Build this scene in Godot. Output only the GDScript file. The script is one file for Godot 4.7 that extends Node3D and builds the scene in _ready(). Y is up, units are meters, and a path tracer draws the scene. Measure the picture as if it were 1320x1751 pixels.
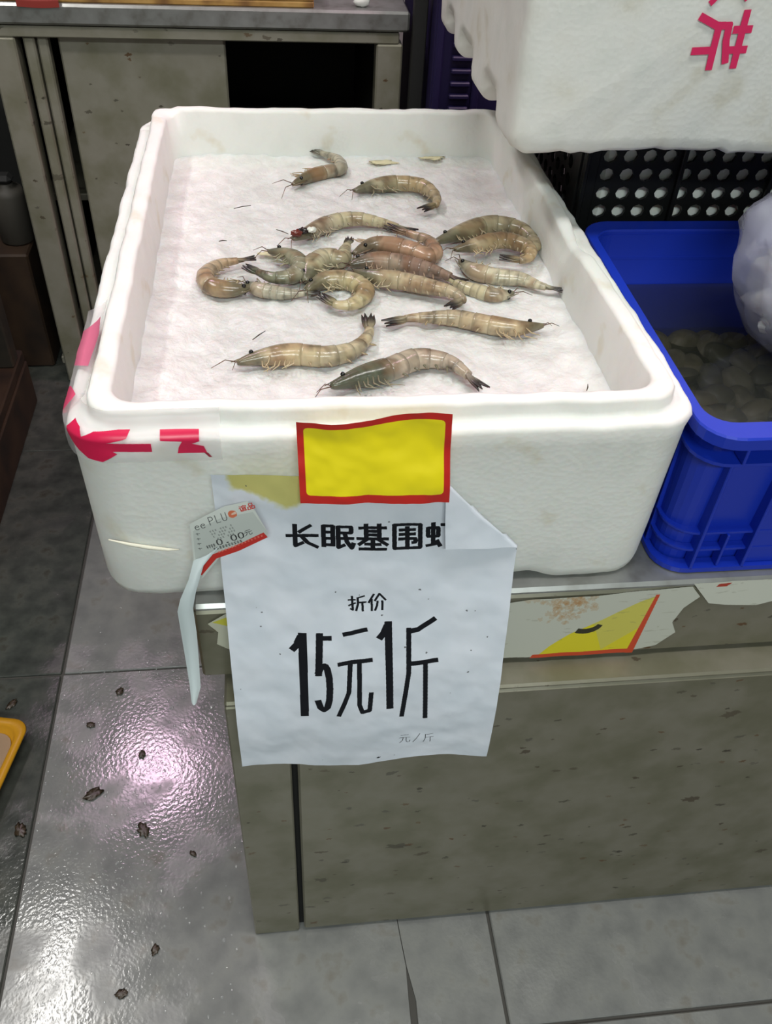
extends Node3D
# A foam box of shrimp on ice at a fish stall, with a paper price sign. Metres, y up.
# Origin: front left corner of the steel table top; the floor lies at y = FLOOR.

const FLOOR := -0.609
var M := {}
var taken := {}
var rng := RandomNumberGenerator.new()
var wob := FastNoiseLite.new()


# ---------------------------------------------------------------- mesh collector
class MB:
	var v := PackedVector3Array()
	var uv := PackedVector2Array()
	var col := PackedColorArray()
	var has_uv := false
	var has_col := false

	func tri(a: Vector3, b: Vector3, c: Vector3) -> void:
		v.append(a)
		v.append(b)
		v.append(c)

	func quad(a: Vector3, b: Vector3, c: Vector3, d: Vector3) -> void:
		tri(a, b, c)
		tri(a, c, d)

	func trix(p: Array, u: Array, k: Array) -> void:
		for i in 3:
			v.append(p[i])
			if has_uv:
				uv.append(u[i])
			if has_col:
				col.append(k[i])

	# convex polygon turned away from a centre
	func face(p: Array, centre: Vector3) -> void:
		var n: Vector3 = (p[1] - p[0]).cross(p[2] - p[0])
		var flip: bool = n.dot(p[0] - centre) > 0.0
		for i in range(1, p.size() - 1):
			if flip:
				tri(p[0], p[i + 1], p[i])
			else:
				tri(p[0], p[i], p[i + 1])

	func swap() -> void:
		for i in range(0, v.size(), 3):
			var t := v[i + 1]
			v[i + 1] = v[i + 2]
			v[i + 2] = t
			if has_uv:
				var q := uv[i + 1]
				uv[i + 1] = uv[i + 2]
				uv[i + 2] = q
			if has_col:
				var c := col[i + 1]
				col[i + 1] = col[i + 2]
				col[i + 2] = c

	func orient_closed() -> void:
		var s := 0.0
		var o := v[0]
		for i in range(0, v.size(), 3):
			s += (v[i] - o).dot((v[i + 1] - o).cross(v[i + 2] - o))
		if s > 0.0:
			swap()

	func orient_to(d: Vector3) -> void:
		var s := Vector3.ZERO
		for i in range(0, v.size(), 3):
			s += (v[i + 1] - v[i]).cross(v[i + 2] - v[i])
		if s.dot(d) > 0.0:
			swap()

	func mesh(smooth := true) -> ArrayMesh:
		var st := SurfaceTool.new()
		st.begin(Mesh.PRIMITIVE_TRIANGLES)
		st.set_smooth_group(0 if smooth else -1)
		for i in v.size():
			if has_uv:
				st.set_uv(uv[i])
			if has_col:
				st.set_color(col[i])
			st.add_vertex(v[i])
		st.generate_normals()
		st.index()
		return st.commit()


func bevel_box(mb: MB, c: Vector3, s: Vector3, b: float) -> void:
	var h := s * 0.5
	b = minf(b, minf(h.x, minf(h.y, h.z)) * 0.9)
	var P := {}
	for sx in [-1, 1]:
		for sy in [-1, 1]:
			for sz in [-1, 1]:
				var k := Vector3(sx, sy, sz)
				P[[sx, sy, sz, 0]] = c + k * Vector3(h.x, h.y - b, h.z - b)
				P[[sx, sy, sz, 1]] = c + k * Vector3(h.x - b, h.y, h.z - b)
				P[[sx, sy, sz, 2]] = c + k * Vector3(h.x - b, h.y - b, h.z)
				mb.face([P[[sx, sy, sz, 0]], P[[sx, sy, sz, 1]], P[[sx, sy, sz, 2]]], c)
	for s1 in [-1, 1]:
		mb.face([P[[s1, -1, -1, 0]], P[[s1, 1, -1, 0]], P[[s1, 1, 1, 0]], P[[s1, -1, 1, 0]]], c)
		mb.face([P[[-1, s1, -1, 1]], P[[1, s1, -1, 1]], P[[1, s1, 1, 1]], P[[-1, s1, 1, 1]]], c)
		mb.face([P[[-1, -1, s1, 2]], P[[1, -1, s1, 2]], P[[1, 1, s1, 2]], P[[-1, 1, s1, 2]]], c)
		for s2 in [-1, 1]:
			mb.face([P[[-1, s1, s2, 1]], P[[1, s1, s2, 1]], P[[1, s1, s2, 2]], P[[-1, s1, s2, 2]]], c)
			mb.face([P[[s1, -1, s2, 0]], P[[s1, 1, s2, 0]], P[[s1, 1, s2, 2]], P[[s1, -1, s2, 2]]], c)
			mb.face([P[[s1, s2, -1, 0]], P[[s1, s2, 1, 0]], P[[s1, s2, 1, 1]], P[[s1, s2, -1, 1]]], c)


# a box given by its two opposite corners
func span(a: Vector3, b: Vector3, bev := 0.002) -> ArrayMesh:
	var mb := MB.new()
	bevel_box(mb, (a + b) * 0.5, (b - a).abs(), bev)
	return mb.mesh(false)


func loft(mb: MB, rings: Array, cap0 := true, cap1 := true) -> void:
	var n: int = rings[0].size()
	for r in rings.size() - 1:
		for i in n:
			var j := (i + 1) % n
			mb.quad(rings[r][i], rings[r][j], rings[r + 1][j], rings[r + 1][i])
	for e in [0, 1]:
		if (e == 0 and not cap0) or (e == 1 and not cap1):
			continue
		var R: PackedVector3Array = rings[0] if e == 0 else rings[rings.size() - 1]
		var c := Vector3.ZERO
		for p in R:
			c += p
		c /= n
		for i in n:
			var j := (i + 1) % n
			if e == 0:
				mb.tri(c, R[j], R[i])
			else:
				mb.tri(c, R[i], R[j])


# rounded rectangle in the xz plane; every ring of the same k, nx, nz has the same count
func rrect(x0: float, x1: float, z0: float, z1: float, r: float, y: float, k := 5, nx := 1, nz := 1) -> PackedVector3Array:
	var out := PackedVector3Array()
	var cs := [Vector2(x1 - r, z1 - r), Vector2(x0 + r, z1 - r), Vector2(x0 + r, z0 + r), Vector2(x1 - r, z0 + r)]
	for q in 4:
		var arc := PackedVector3Array()
		for i in k + 1:
			var a: float = PI * 0.5 * (q + float(i) / k)
			arc.append(Vector3(cs[q].x + cos(a) * r, y, cs[q].y + sin(a) * r))
		out.append_array(arc)
		var nxt: float = PI * 0.5 * (q + 1)
		var b := Vector3(cs[(q + 1) % 4].x + cos(nxt) * r, y, cs[(q + 1) % 4].y + sin(nxt) * r)
		var n := nx if q % 2 == 0 else nz
		for i in range(1, n):
			out.append(arc[k].lerp(b, float(i) / n))
	return out


func tube(mb: MB, pts: PackedVector3Array, rad: Array, sides := 6) -> void:
	var rings := []
	var up := Vector3.UP
	for i in pts.size():
		var t := (pts[mini(i + 1, pts.size() - 1)] - pts[maxi(i - 1, 0)]).normalized()
		if absf(t.dot(up)) > 0.95:
			up = Vector3.RIGHT
		var s := t.cross(up).normalized()
		var u := s.cross(t).normalized()
		up = u
		var R := PackedVector3Array()
		var r: float = rad[mini(i, rad.size() - 1)]
		for k in sides:
			var a := TAU * k / sides
			R.append(pts[i] + (s * cos(a) + u * sin(a)) * r)
		rings.append(R)
	loft(mb, rings)


func tube_mesh(pts: Array, rad: Array, sides := 6) -> ArrayMesh:
	var mb := MB.new()
	tube(mb, PackedVector3Array(pts), rad, sides)
	mb.orient_closed()
	return mb.mesh()


func blob(mb: MB, c: Vector3, r: Vector3, nu := 10, nv := 6, rough := 0.0, turn := Basis()) -> void:
	var rings := []
	for j in range(1, nv):
		var th := PI * j / nv
		var R := PackedVector3Array()
		for i in nu:
			var ph := TAU * i / nu
			var d := Vector3(sin(th) * cos(ph), cos(th), sin(th) * sin(ph))
			var k := 1.0 + rough * wob.get_noise_3dv((d + c * 31.0) * 120.0)
			R.append(c + turn * (d * r * k))
		rings.append(R)
	var a := mb.v.size()
	loft(mb, rings, false, false)
	var top := c + turn * Vector3(0, r.y, 0)
	var bot := c - turn * Vector3(0, r.y, 0)
	for i in nu:
		var j := (i + 1) % nu
		mb.tri(top, rings[0][j], rings[0][i])
		mb.tri(bot, rings[nv - 2][i], rings[nv - 2][j])


# ---------------------------------------------------------------- nodes
func numbered(called: String) -> String:
	taken[called] = taken.get(called, -1) + 1
	return called if taken[called] == 0 else "%s_%03d" % [called, taken[called]]


func tag(o: Node3D, label: String, category := "", group := "", kind := "") -> void:
	o.set_meta("label", label)
	if category:
		o.set_meta("category", category)
	if group:
		o.set_meta("group", group)
	if kind:
		o.set_meta("kind", kind)


func thing(called: String, label: String, category: String, at := Vector3.ZERO, turn := 0.0, group := "") -> Node3D:
	var o := Node3D.new()
	o.name = numbered(called)
	add_child(o)
	o.position = at
	o.rotation.y = turn
	tag(o, label, category, group)
	return o


func part(called: String, mesh: Mesh, m: Material, parent: Node, at := Vector3.ZERO) -> MeshInstance3D:
	var o := MeshInstance3D.new()
	o.name = called if parent != self else numbered(called)
	o.mesh = mesh
	o.material_override = m
	o.position = at
	o.cast_shadow = GeometryInstance3D.SHADOW_CASTING_SETTING_ON
	parent.add_child(o, true)
	return o


func structure(called: String, mesh: Mesh, m: Material) -> MeshInstance3D:
	var o := part(called, mesh, m, self)
	o.set_meta("kind", "structure")
	return o


# ---------------------------------------------------------------- materials
func C(r: float, g: float, b: float, a := 1.0) -> Color:
	return Color(r / 255.0, g / 255.0, b / 255.0, a)


func noise_tex(freq: float, type: int, cols: Array, offs: Array, oct := 4, size := 512, sd := 1) -> NoiseTexture2D:
	var n := FastNoiseLite.new()
	n.seed = sd
	n.noise_type = type
	n.frequency = freq
	n.fractal_octaves = oct
	if oct < 2:
		n.fractal_type = FastNoiseLite.FRACTAL_NONE
	var t := NoiseTexture2D.new()
	t.width = size
	t.height = size
	t.seamless = true
	t.noise = n
	if cols.size():
		var g := Gradient.new()
		g.offsets = PackedFloat32Array(offs)
		g.colors = PackedColorArray(cols)
		t.color_ramp = g
	return t


func mat(called: String, color: Color, rough := 0.6, metal := 0.0, spec := 0.5) -> StandardMaterial3D:
	var m := StandardMaterial3D.new()
	m.resource_name = called
	m.albedo_color = color
	m.roughness = rough
	m.metallic = metal
	m.metallic_specular = spec
	M[called] = m
	return m


func tri_map(m: StandardMaterial3D, scale: float) -> void:
	m.uv1_triplanar = true
	m.uv1_world_triplanar = true
	m.uv1_scale = Vector3.ONE * scale


func relief(m: StandardMaterial3D, t: Texture2D, cm: float) -> void:
	m.heightmap_enabled = true
	m.heightmap_texture = t
	m.heightmap_scale = cm


# ---------------------------------------------------------------- print and stains drawn into pictures
func fill_poly(im: Image, p: PackedVector2Array, c: Color) -> void:
	var y0 := 1e9
	var y1 := -1e9
	for q in p:
		y0 = minf(y0, q.y)
		y1 = maxf(y1, q.y)
	for y in range(maxi(0, int(y0)), mini(im.get_height() - 1, int(y1)) + 1):
		var xs := []
		var yy := y + 0.5
		for i in p.size():
			var a := p[i]
			var b := p[(i + 1) % p.size()]
			if (a.y <= yy) != (b.y <= yy):
				xs.append(a.x + (yy - a.y) / (b.y - a.y) * (b.x - a.x))
		xs.sort()
		for i in range(0, xs.size() - 1, 2):
			var xa := maxi(0, roundi(xs[i]))
			var xb := mini(im.get_width(), roundi(xs[i + 1]))
			if xb > xa:
				if c.a < 1.0:
					for x in range(xa, xb):
						var was := im.get_pixel(x, y)
						var to := was.lerp(Color(c.r, c.g, c.b, 1), c.a)
						to.a = was.a
						im.set_pixel(x, y, to)
				else:
					im.fill_rect(Rect2i(xa, y, xb - xa, 1), c)


# uneven spot: an ellipse with a ragged outline
func spot(im: Image, c: Vector2, r: Vector2, turn: float, col: Color, ragged := 0.35, n := 18) -> void:
	var p := PackedVector2Array()
	for i in n:
		var a := TAU * i / n
		var k := 1.0 + ragged * rng.randf_range(-1, 1)
		p.append(c + (Vector2(cos(a) * r.x, sin(a) * r.y) * k).rotated(turn))
	fill_poly(im, p, col)


func bil(q: Array, p: Vector2) -> Vector2:
	var a: Vector2 = q[0].lerp(q[1], p.x)
	var b: Vector2 = q[3].lerp(q[2], p.x)
	return a.lerp(b, p.y)


# strokes on a 100 x 100 grid, mapped into a quadrangle (top left, top right, bottom right, bottom left);
# w and wh: width of upright and level strokes in hundredths of the quadrangle's width
func glyph(im: Image, strokes: Array, quad: Array, w: float, col: Color, wh := -1.0) -> void:
	if wh < 0.0:
		wh = w
	var side: float = quad[0].distance_to(quad[1]) / 100.0
	for s in strokes:
		var pts := PackedVector2Array()
		for i in range(0, s.size() - 1, 2):
			pts.append(bil(quad, Vector2(s[i], s[i + 1]) / 100.0))
		var prev := -1.0
		for i in pts.size() - 1:
			var a := pts[i]
			var b := pts[i + 1]
			var d := (b - a).normalized()
			var hw := lerpf(w, wh, smoothstep(0.45, 0.95, absf(d.x))) * 0.5 * side
			var n := Vector2(-d.y, d.x) * hw
			if i == 0:
				a -= d * minf(hw, wh * 0.5 * side) * 0.6
			elif hw > 1.2:
				var disc := PackedVector2Array()
				for k in 12:
					disc.append(pts[i] + Vector2.from_angle(TAU * k / 12.0) * minf(hw, prev))
				fill_poly(im, disc, col)
			if i == pts.size() - 2:
				b += d * minf(hw, wh * 0.5 * side) * 0.6
			fill_poly(im, PackedVector2Array([a + n, b + n, b - n, a - n]), col)
			prev = hw


const GLYPH := {
	"chang": [[76, 8, 42, 34], [5, 48, 96, 48], [29, 6, 29, 88, 52, 76], [48, 50, 66, 76, 95, 93]],
	"mian": [[8, 10, 8, 88], [36, 10, 36, 84], [8, 10, 36, 10], [8, 35, 36, 35], [8, 58, 36, 58], [8, 82, 36, 82], [52, 12, 91, 12, 91, 36, 52, 36], [52, 12, 52, 92, 70, 82], [52, 57, 97, 57], [72, 38, 78, 70, 92, 92, 98, 76]],
	"ji": [[10, 17, 90, 17], [30, 4, 30, 56], [70, 4, 70, 56], [30, 30, 70, 30], [30, 43, 70, 43], [4, 57, 96, 57], [34, 58, 8, 79], [66, 58, 94, 79], [50, 62, 50, 94], [27, 77, 73, 77], [10, 95, 90, 95]],
	"wei": [[10, 8, 90, 8, 90, 94, 10, 94, 10, 8], [27, 28, 73, 28], [27, 44, 73, 44], [25, 60, 75, 60, 75, 74, 66, 75], [50, 18, 50, 87]],
	"xia": [[8, 24, 40, 24, 40, 54, 8, 54, 8, 24], [24, 6, 24, 84], [4, 88, 42, 80], [36, 70, 46, 90], [50, 14, 98, 14], [72, 14, 72, 97], [76, 38, 94, 56]],
	"zhe": [[4, 28, 40, 28], [24, 6, 24, 90, 12, 82], [4, 62, 40, 48], [90, 8, 54, 18], [54, 16, 54, 54, 42, 94], [54, 46, 98, 46], [78, 46, 78, 96]],
	"jia": [[34, 4, 6, 50], [22, 34, 22, 96], [64, 4, 40, 42], [64, 4, 98, 42], [54, 46, 51, 70, 40, 96], [80, 46, 80, 96]],
	"yuan": [[18, 13, 82, 9], [4, 41, 96, 38], [36, 41, 32, 70, 6, 97], [62, 40, 62, 84, 70, 93, 90, 91, 95, 72]],
	"jin": [[92, 4, 50, 13, 26, 15], [26, 13, 25, 52, 8, 97], [27, 43, 97, 40], [68, 42, 68, 99]],
	"one": [[68, 1, 71, 99], [60, 5, 40, 12, 8, 18]],
	"five": [[86, 6, 36, 6], [34, 2, 26, 48], [24, 46, 40, 37, 56, 36, 68, 41, 76, 52, 78, 66, 74, 80, 64, 91, 48, 95, 34, 92, 22, 82]],
	"zero": [[50, 4, 78, 14, 88, 50, 78, 86, 50, 96, 22, 86, 12, 50, 22, 14, 50, 4]],
	"slash": [[80, 4, 20, 96]],
	"dot": [[40, 90, 62, 90], [40, 96, 62, 96]],
	"qin": [[5, 16, 95, 16], [33, 2, 33, 30], [67, 2, 67, 30], [86, 34, 50, 42, 26, 43], [26, 42, 25, 66, 10, 98], [27, 62, 96, 62], [66, 62, 66, 99]],
	"shui": [[50, 3, 50, 95, 36, 86], [8, 30, 38, 30, 30, 58, 6, 84], [92, 22, 62, 44], [56, 38, 72, 66, 97, 88]],
	"yi": [[12, 8, 24, 18], [4, 36, 22, 36, 22, 84, 34, 72], [66, 2, 66, 12], [38, 26, 38, 14, 96, 14, 96, 26], [48, 34, 86, 34, 86, 84], [48, 34, 48, 84], [48, 50, 86, 50], [48, 67, 86, 67], [34, 86, 99, 86]],
	"pin": [[28, 6, 72, 6, 72, 40, 28, 40, 28, 6], [6, 54, 42, 54, 42, 94, 6, 94, 6, 54], [58, 54, 94, 54, 94, 94, 58, 94, 58, 54]],
	"e": [[14, 56, 84, 56, 80, 38, 50, 30, 20, 42, 12, 64, 24, 88, 52, 96, 82, 86]],
	"P": [[20, 4, 20, 97], [20, 6, 66, 6, 84, 20, 84, 36, 66, 50, 20, 50]],
	"L": [[22, 4, 22, 94, 86, 94]],
	"U": [[16, 4, 16, 74, 30, 94, 68, 94, 84, 74, 84, 4]],
}


func row(im: Image, names: Array, quad: Array, w: float, col: Color, wh := -1.0, fill := 0.9) -> void:
	var n := names.size()
	for i in n:
		if names[i] == "":
			continue
		var a := (i + 0.5 - fill * 0.5) / n
		var b := (i + 0.5 + fill * 0.5) / n
		glyph(im, GLYPH[names[i]], [bil(quad, Vector2(a, 0)), bil(quad, Vector2(b, 0)), bil(quad, Vector2(b, 1)), bil(quad, Vector2(a, 1))], w, col, wh)


func px(list: Array, size: Vector2) -> Array:
	var out := []
	for i in range(0, list.size(), 2):
		out.append(Vector2(list[i], list[i + 1]) * size)
	return out


# a sheet u, v in 0..1 -> point, with texture coordinates; wet or dry paper, tape, tags
func sheet(nu: int, nv: int, f: Callable, towards: Vector3) -> ArrayMesh:
	var mb := MB.new()
	mb.has_uv = true
	var P := []
	for j in nv + 1:
		for i in nu + 1:
			P.append(f.call(float(i) / nu, float(j) / nv))
	for j in nv:
		for i in nu:
			var a := j * (nu + 1) + i
			var ids := [a, a + 1, a + nu + 2, a + nu + 1]
			for t in [[0, 1, 2], [0, 2, 3]]:
				var pp := []
				var uu := []
				for k in t:
					var id: int = ids[k]
					pp.append(P[id])
					uu.append(Vector2(float(id % (nu + 1)) / nu, float(id / (nu + 1)) / nv))
				mb.trix(pp, uu, [])
	mb.orient_to(towards)
	return mb.mesh()


func _ready() -> void:
	rng.seed = 20240
	wob.seed = 5
	wob.frequency = 0.02
	wob.fractal_octaves = 3
	camera_and_light()
	make_materials()
	make_room()
	make_table()
	make_shrimp_box()
	make_far_cabinet()
	make_blue_crate()
	make_basket_and_upper_box()
	make_left_side()
	make_shrimp()
	make_sign()
	make_small_things()


# ---------------------------------------------------------------- camera, sky, lamps
func camera_and_light() -> void:
	var cam := Camera3D.new()
	cam.name = "camera"
	cam.fov = rad_to_deg(2.0 * atan(875.5 / 1502.24))
	cam.near = 0.02
	cam.position = Vector3(0.0812, 0.5546, 0.4805)
	cam.rotation = Vector3(-0.7537, -0.1524, 0.0645)
	add_child(cam)
	cam.current = true
	var env := Environment.new()
	env.background_mode = Environment.BG_COLOR
	env.background_color = Color(0.02, 0.02, 0.022)
	env.ambient_light_source = Environment.AMBIENT_SOURCE_DISABLED
	env.tonemap_mode = Environment.TONE_MAPPER_LINEAR
	env.tonemap_exposure = 0.645
	env.sdfgi_enabled = true
	env.ssao_enabled = true
	env.ssil_enabled = true
	var we := WorldEnvironment.new()
	we.name = "surroundings"
	we.environment = env
	add_child(we)
	mat("housing", C(225, 225, 225), 0.5)
	# where the two glints on the wet floor mirror a lamp, and over and behind the shopper
	lamp(Vector3(-0.61, 2.16, -1.89), Vector2(0.3, 0.3), Color(1.0, 0.84, 0.95), 1.6, "square ceiling lamp with a pinkish glow over the far cabinet")
	lamp(Vector3(-0.95, 2.16, -0.62), Vector2(0.16, 1.1), Color(1.0, 0.99, 0.97), 3.0, "long narrow ceiling lamp over the left aisle")
	lamp(Vector3(0.55, 2.16, 0.25), Vector2(1.2, 0.3), Color(1.0, 0.985, 0.97), 3.3, "wide ceiling lamp straight over the shrimp table")
	lamp(Vector3(1.25, 2.16, -0.9), Vector2(0.34, 0.34), Color(1.0, 0.79, 0.87), 3.2, "square ceiling lamp with a pinkish glow on the right")
	lamp(Vector3(0.1, 2.16, 2.3), Vector2(1.6, 0.3), Color(0.96, 1.0, 0.99), 10.0, "wide ceiling lamp over the aisle behind the shopper")


func lamp(at: Vector3, size: Vector2, color: Color, energy: float, label: String) -> void:
	var t := thing("ceiling_lamp", label, "lamp", at, 0.0, "ceiling lamps over the stall")
	part("housing", span(Vector3(-size.x * 0.5 - 0.02, 0.0, -size.y * 0.5 - 0.02), Vector3(size.x * 0.5 + 0.02, 0.045, size.y * 0.5 + 0.02), 0.006), M.housing, t)
	var g := StandardMaterial3D.new()
	g.resource_name = "lamp diffuser"
	g.albedo_color = Color(0.9, 0.9, 0.9)
	g.emission_enabled = true
	g.emission = color
	g.emission_energy_multiplier = 4.0
	part("lamp_diffuser", span(Vector3(-size.x * 0.5, -0.012, -size.y * 0.5), Vector3(size.x * 0.5, 0.0, size.y * 0.5), 0.003), g, t)
	var l := AreaLight3D.new()
	l.name = "lamp_light"
	l.area_size = size
	l.area_normalize_energy = true
	l.light_color = color
	l.light_energy = energy
	l.shadow_enabled = true
	l.area_range = 12.0
	l.rotation.x = -PI / 2
	l.position.y = -0.02
	t.add_child(l)


# ---------------------------------------------------------------- materials
func make_materials() -> void:
	var SIMP := FastNoiseLite.TYPE_SIMPLEX_SMOOTH
	var CELL := FastNoiseLite.TYPE_CELLULAR
	var beads := noise_tex(0.11, CELL, [], [], 1, 512, 3)
	# expanded foam: white beads pressed together, faint yellowing in patches
	var m := mat("foam", Color.WHITE, 0.62, 0.0, 0.4)
	m.albedo_texture = noise_tex(0.006, SIMP, [C(226, 228, 222), C(233, 234, 229), C(231, 232, 226), C(216, 210, 190)], [0.0, 0.45, 0.74, 1.0], 5, 512, 11)
	relief(m, beads, 0.02)
	tri_map(m, 4.0)
	m.subsurf_scatter_enabled = true
	m.subsurf_scatter_strength = 0.12
	m = mat("foam_old", Color.WHITE, 0.6, 0.0, 0.4)
	m.albedo_texture = noise_tex(0.006, SIMP, [C(214, 218, 211), C(222, 224, 218), C(219, 220, 212), C(205, 203, 188)], [0.0, 0.45, 0.75, 1.0], 5, 512, 12)
	relief(m, beads, 0.02)
	tri_map(m, 4.0)
	# crushed ice
	m = mat("ice", Color.WHITE, 0.38, 0.0, 0.5)
	m.albedo_texture = noise_tex(0.012, SIMP, [C(208, 204, 202), C(220, 218, 215), C(229, 228, 226)], [0.0, 0.5, 1.0], 5, 512, 15)
	relief(m, noise_tex(0.035, SIMP, [], [], 4, 512, 16), 0.1)
	tri_map(m, 6.0)
	m.subsurf_scatter_enabled = true
	m.subsurf_scatter_strength = 0.25
	# stained stainless steel
	var fine := noise_tex(0.02, SIMP, [], [], 4, 512, 21)
	m = mat("steel", Color.WHITE, 0.42, 0.35, 0.5)
	m.albedo_texture = stained_steel(C(137, 133, 119), 260, 71)
	relief(m, fine, 0.02)
	tri_map(m, 1.55)
	m = mat("steel_far", Color.WHITE, 0.45, 0.3, 0.5)
	m.albedo_texture = stained_steel(C(164, 159, 146), 120, 72)
	relief(m, fine, 0.02)
	tri_map(m, 1.3)
	m = mat("steel_edge", C(176, 178, 176), 0.34, 0.6, 0.5)
	m.albedo_texture = noise_tex(0.01, SIMP, [C(188, 186, 180), C(222, 222, 220), C(240, 240, 240)], [0.0, 0.45, 1.0], 4, 512, 23)
	tri_map(m, 5.0)
	mat("dark", C(20, 20, 19), 0.8)
	mat("near_black", C(34, 34, 33), 0.7)  # near-black grey of counter inside, post, cap and added cupboard
	# wet floor tiles
	m = mat("tile", Color.WHITE, 1.0, 0.0, 0.55)
	m.albedo_texture = noise_tex(0.008, SIMP, [C(114, 115, 114), C(126, 127, 125), C(131, 132, 129), C(117, 113, 106)], [0.0, 0.45, 0.7, 1.0], 6, 1024, 31)
	m.roughness_texture = noise_tex(0.006, SIMP, [Color(0.09, 0.09, 0.09), Color(0.14, 0.14, 0.14), Color(0.45, 0.45, 0.45)], [0.0, 0.55, 1.0], 5, 512, 32)
	relief(m, noise_tex(0.06, SIMP, [], [], 3, 1024, 33), 0.014)
	tri_map(m, 2.2)
	var wet := m
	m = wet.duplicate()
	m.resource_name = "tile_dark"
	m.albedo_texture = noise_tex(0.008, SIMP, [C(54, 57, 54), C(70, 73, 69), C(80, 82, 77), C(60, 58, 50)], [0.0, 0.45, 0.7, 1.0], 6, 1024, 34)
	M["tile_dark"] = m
	mat("grout", C(72, 70, 66), 0.8)
	m = mat("plaster", Color.WHITE, 0.8)
	m.albedo_texture = noise_tex(0.01, SIMP, [C(150, 150, 146), C(172, 172, 168)], [0.0, 1.0], 4, 256, 36)
	tri_map(m, 0.7)
	# plastics
	mat("blue", C(22, 52, 178), 0.36, 0.0, 0.5)
	mat("black_plastic", C(16, 17, 17), 0.45, 0.0, 0.4)
	mat("purple", C(34, 26, 70), 0.5)
	mat("darkened_plastic", C(74, 70, 64), 0.6)  # pale plastic with the dimness of the left side put into its colour
	m = mat("water", C(48, 50, 44, 0.3), 0.04, 0.0, 0.5)
	m.transparency = BaseMaterial3D.TRANSPARENCY_ALPHA
	m = mat("film", C(186, 188, 208, 0.5), 0.16, 0.0, 0.6)
	m.transparency = BaseMaterial3D.TRANSPARENCY_ALPHA
	m.cull_mode = BaseMaterial3D.CULL_DISABLED
	var k := 0
	for c in [C(112, 104, 80), C(88, 84, 66), C(128, 120, 98)]:
		m = mat("clam%d" % k, Color.WHITE, 0.4)
		m.albedo_texture = noise_tex(0.03, SIMP, [c.darkened(0.35), c, c.lightened(0.15)], [0.0, 0.5, 1.0], 3, 128, 40 + k)
		tri_map(m, 9.0)
		k += 1
	m = mat("wood", Color.WHITE, 0.65)
	m.albedo_texture = noise_tex(0.012, SIMP, [C(34, 24, 17), C(52, 36, 24), C(66, 48, 32)], [0.0, 0.5, 1.0], 5, 256, 50)
	tri_map(m, 3.0)
	m = mat("rusty", Color.WHITE, 0.7)
	m.albedo_texture = noise_tex(0.012, SIMP, [C(34, 30, 25), C(48, 42, 33), C(64, 46, 30)], [0.0, 0.6, 1.0], 5, 256, 51)
	tri_map(m, 4.0)
	mat("tray_yellow", C(196, 140, 22), 0.4)
	mat("tray_inside", C(150, 124, 96), 0.55)
	mat("red_tag", C(150, 52, 44), 0.6)
	m = mat("shrimp_shell", C(250, 252, 246), 0.22, 0.0, 0.5)
	relief(m, noise_tex(0.03, SIMP, [], [], 3, 256, 55), 0.03)
	tri_map(m, 14.0)
	m.vertex_color_use_as_albedo = true
	m.subsurf_scatter_enabled = true
	m.subsurf_scatter_strength = 0.1
	mat("eye", C(14, 13, 13), 0.15)
	mat("scrap_yellow", C(214, 204, 168), 0.6)
	mat("scrap_dark", C(70, 60, 52), 0.6)
	mat("scrap_brown", C(62, 52, 40), 0.35)


# grey sheet metal with grime patches and small rust marks, 1024 x 1024
func stained_steel(base: Color, spots: int, sd: int) -> ImageTexture:
	var n := FastNoiseLite.new()
	n.seed = sd
	n.frequency = 0.006
	n.fractal_octaves = 5
	var g := n.get_seamless_image(1024, 1024)
	n.frequency = 0.02
	n.seed = sd + 9
	var h := n.get_seamless_image(1024, 1024)
	var a := g.get_data()
	var b := h.get_data()
	var out := PackedByteArray()
	out.resize(1024 * 1024 * 3)
	var dirt := base * 0.72
	dirt.g *= 1.02
	dirt.b *= 0.86
	for i in 1024 * 1024:
		var t := clampf((a[i] - 90) / 110.0, 0.0, 1.0) * 0.42 + b[i] / 255.0 * 0.22
		out[i * 3] = int(255.0 * lerpf(base.r, dirt.r, t))
		out[i * 3 + 1] = int(255.0 * lerpf(base.g, dirt.g, t))
		out[i * 3 + 2] = int(255.0 * lerpf(base.b, dirt.b, t))
	var im := Image.create_from_data(1024, 1024, false, Image.FORMAT_RGB8, out)
	rng.seed = sd
	for i in spots:
		var c := Vector2(rng.randf(), rng.randf()) * 1024.0
		var s := rng.randf_range(1.2, 4.2) * (2.2 if i % 22 == 0 else 1.0)
		var rust: Color = [C(70, 58, 44), C(96, 66, 40), C(58, 52, 42), C(92, 88, 78)][i % 4]
		rust.a = rng.randf_range(0.35, 0.8)
		spot(im, c, Vector2(s * rng.randf_range(1.2, 2.6), s), rng.randf_range(-0.3, 0.3), rust, 0.45)
	return ImageTexture.create_from_image(im)


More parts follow.
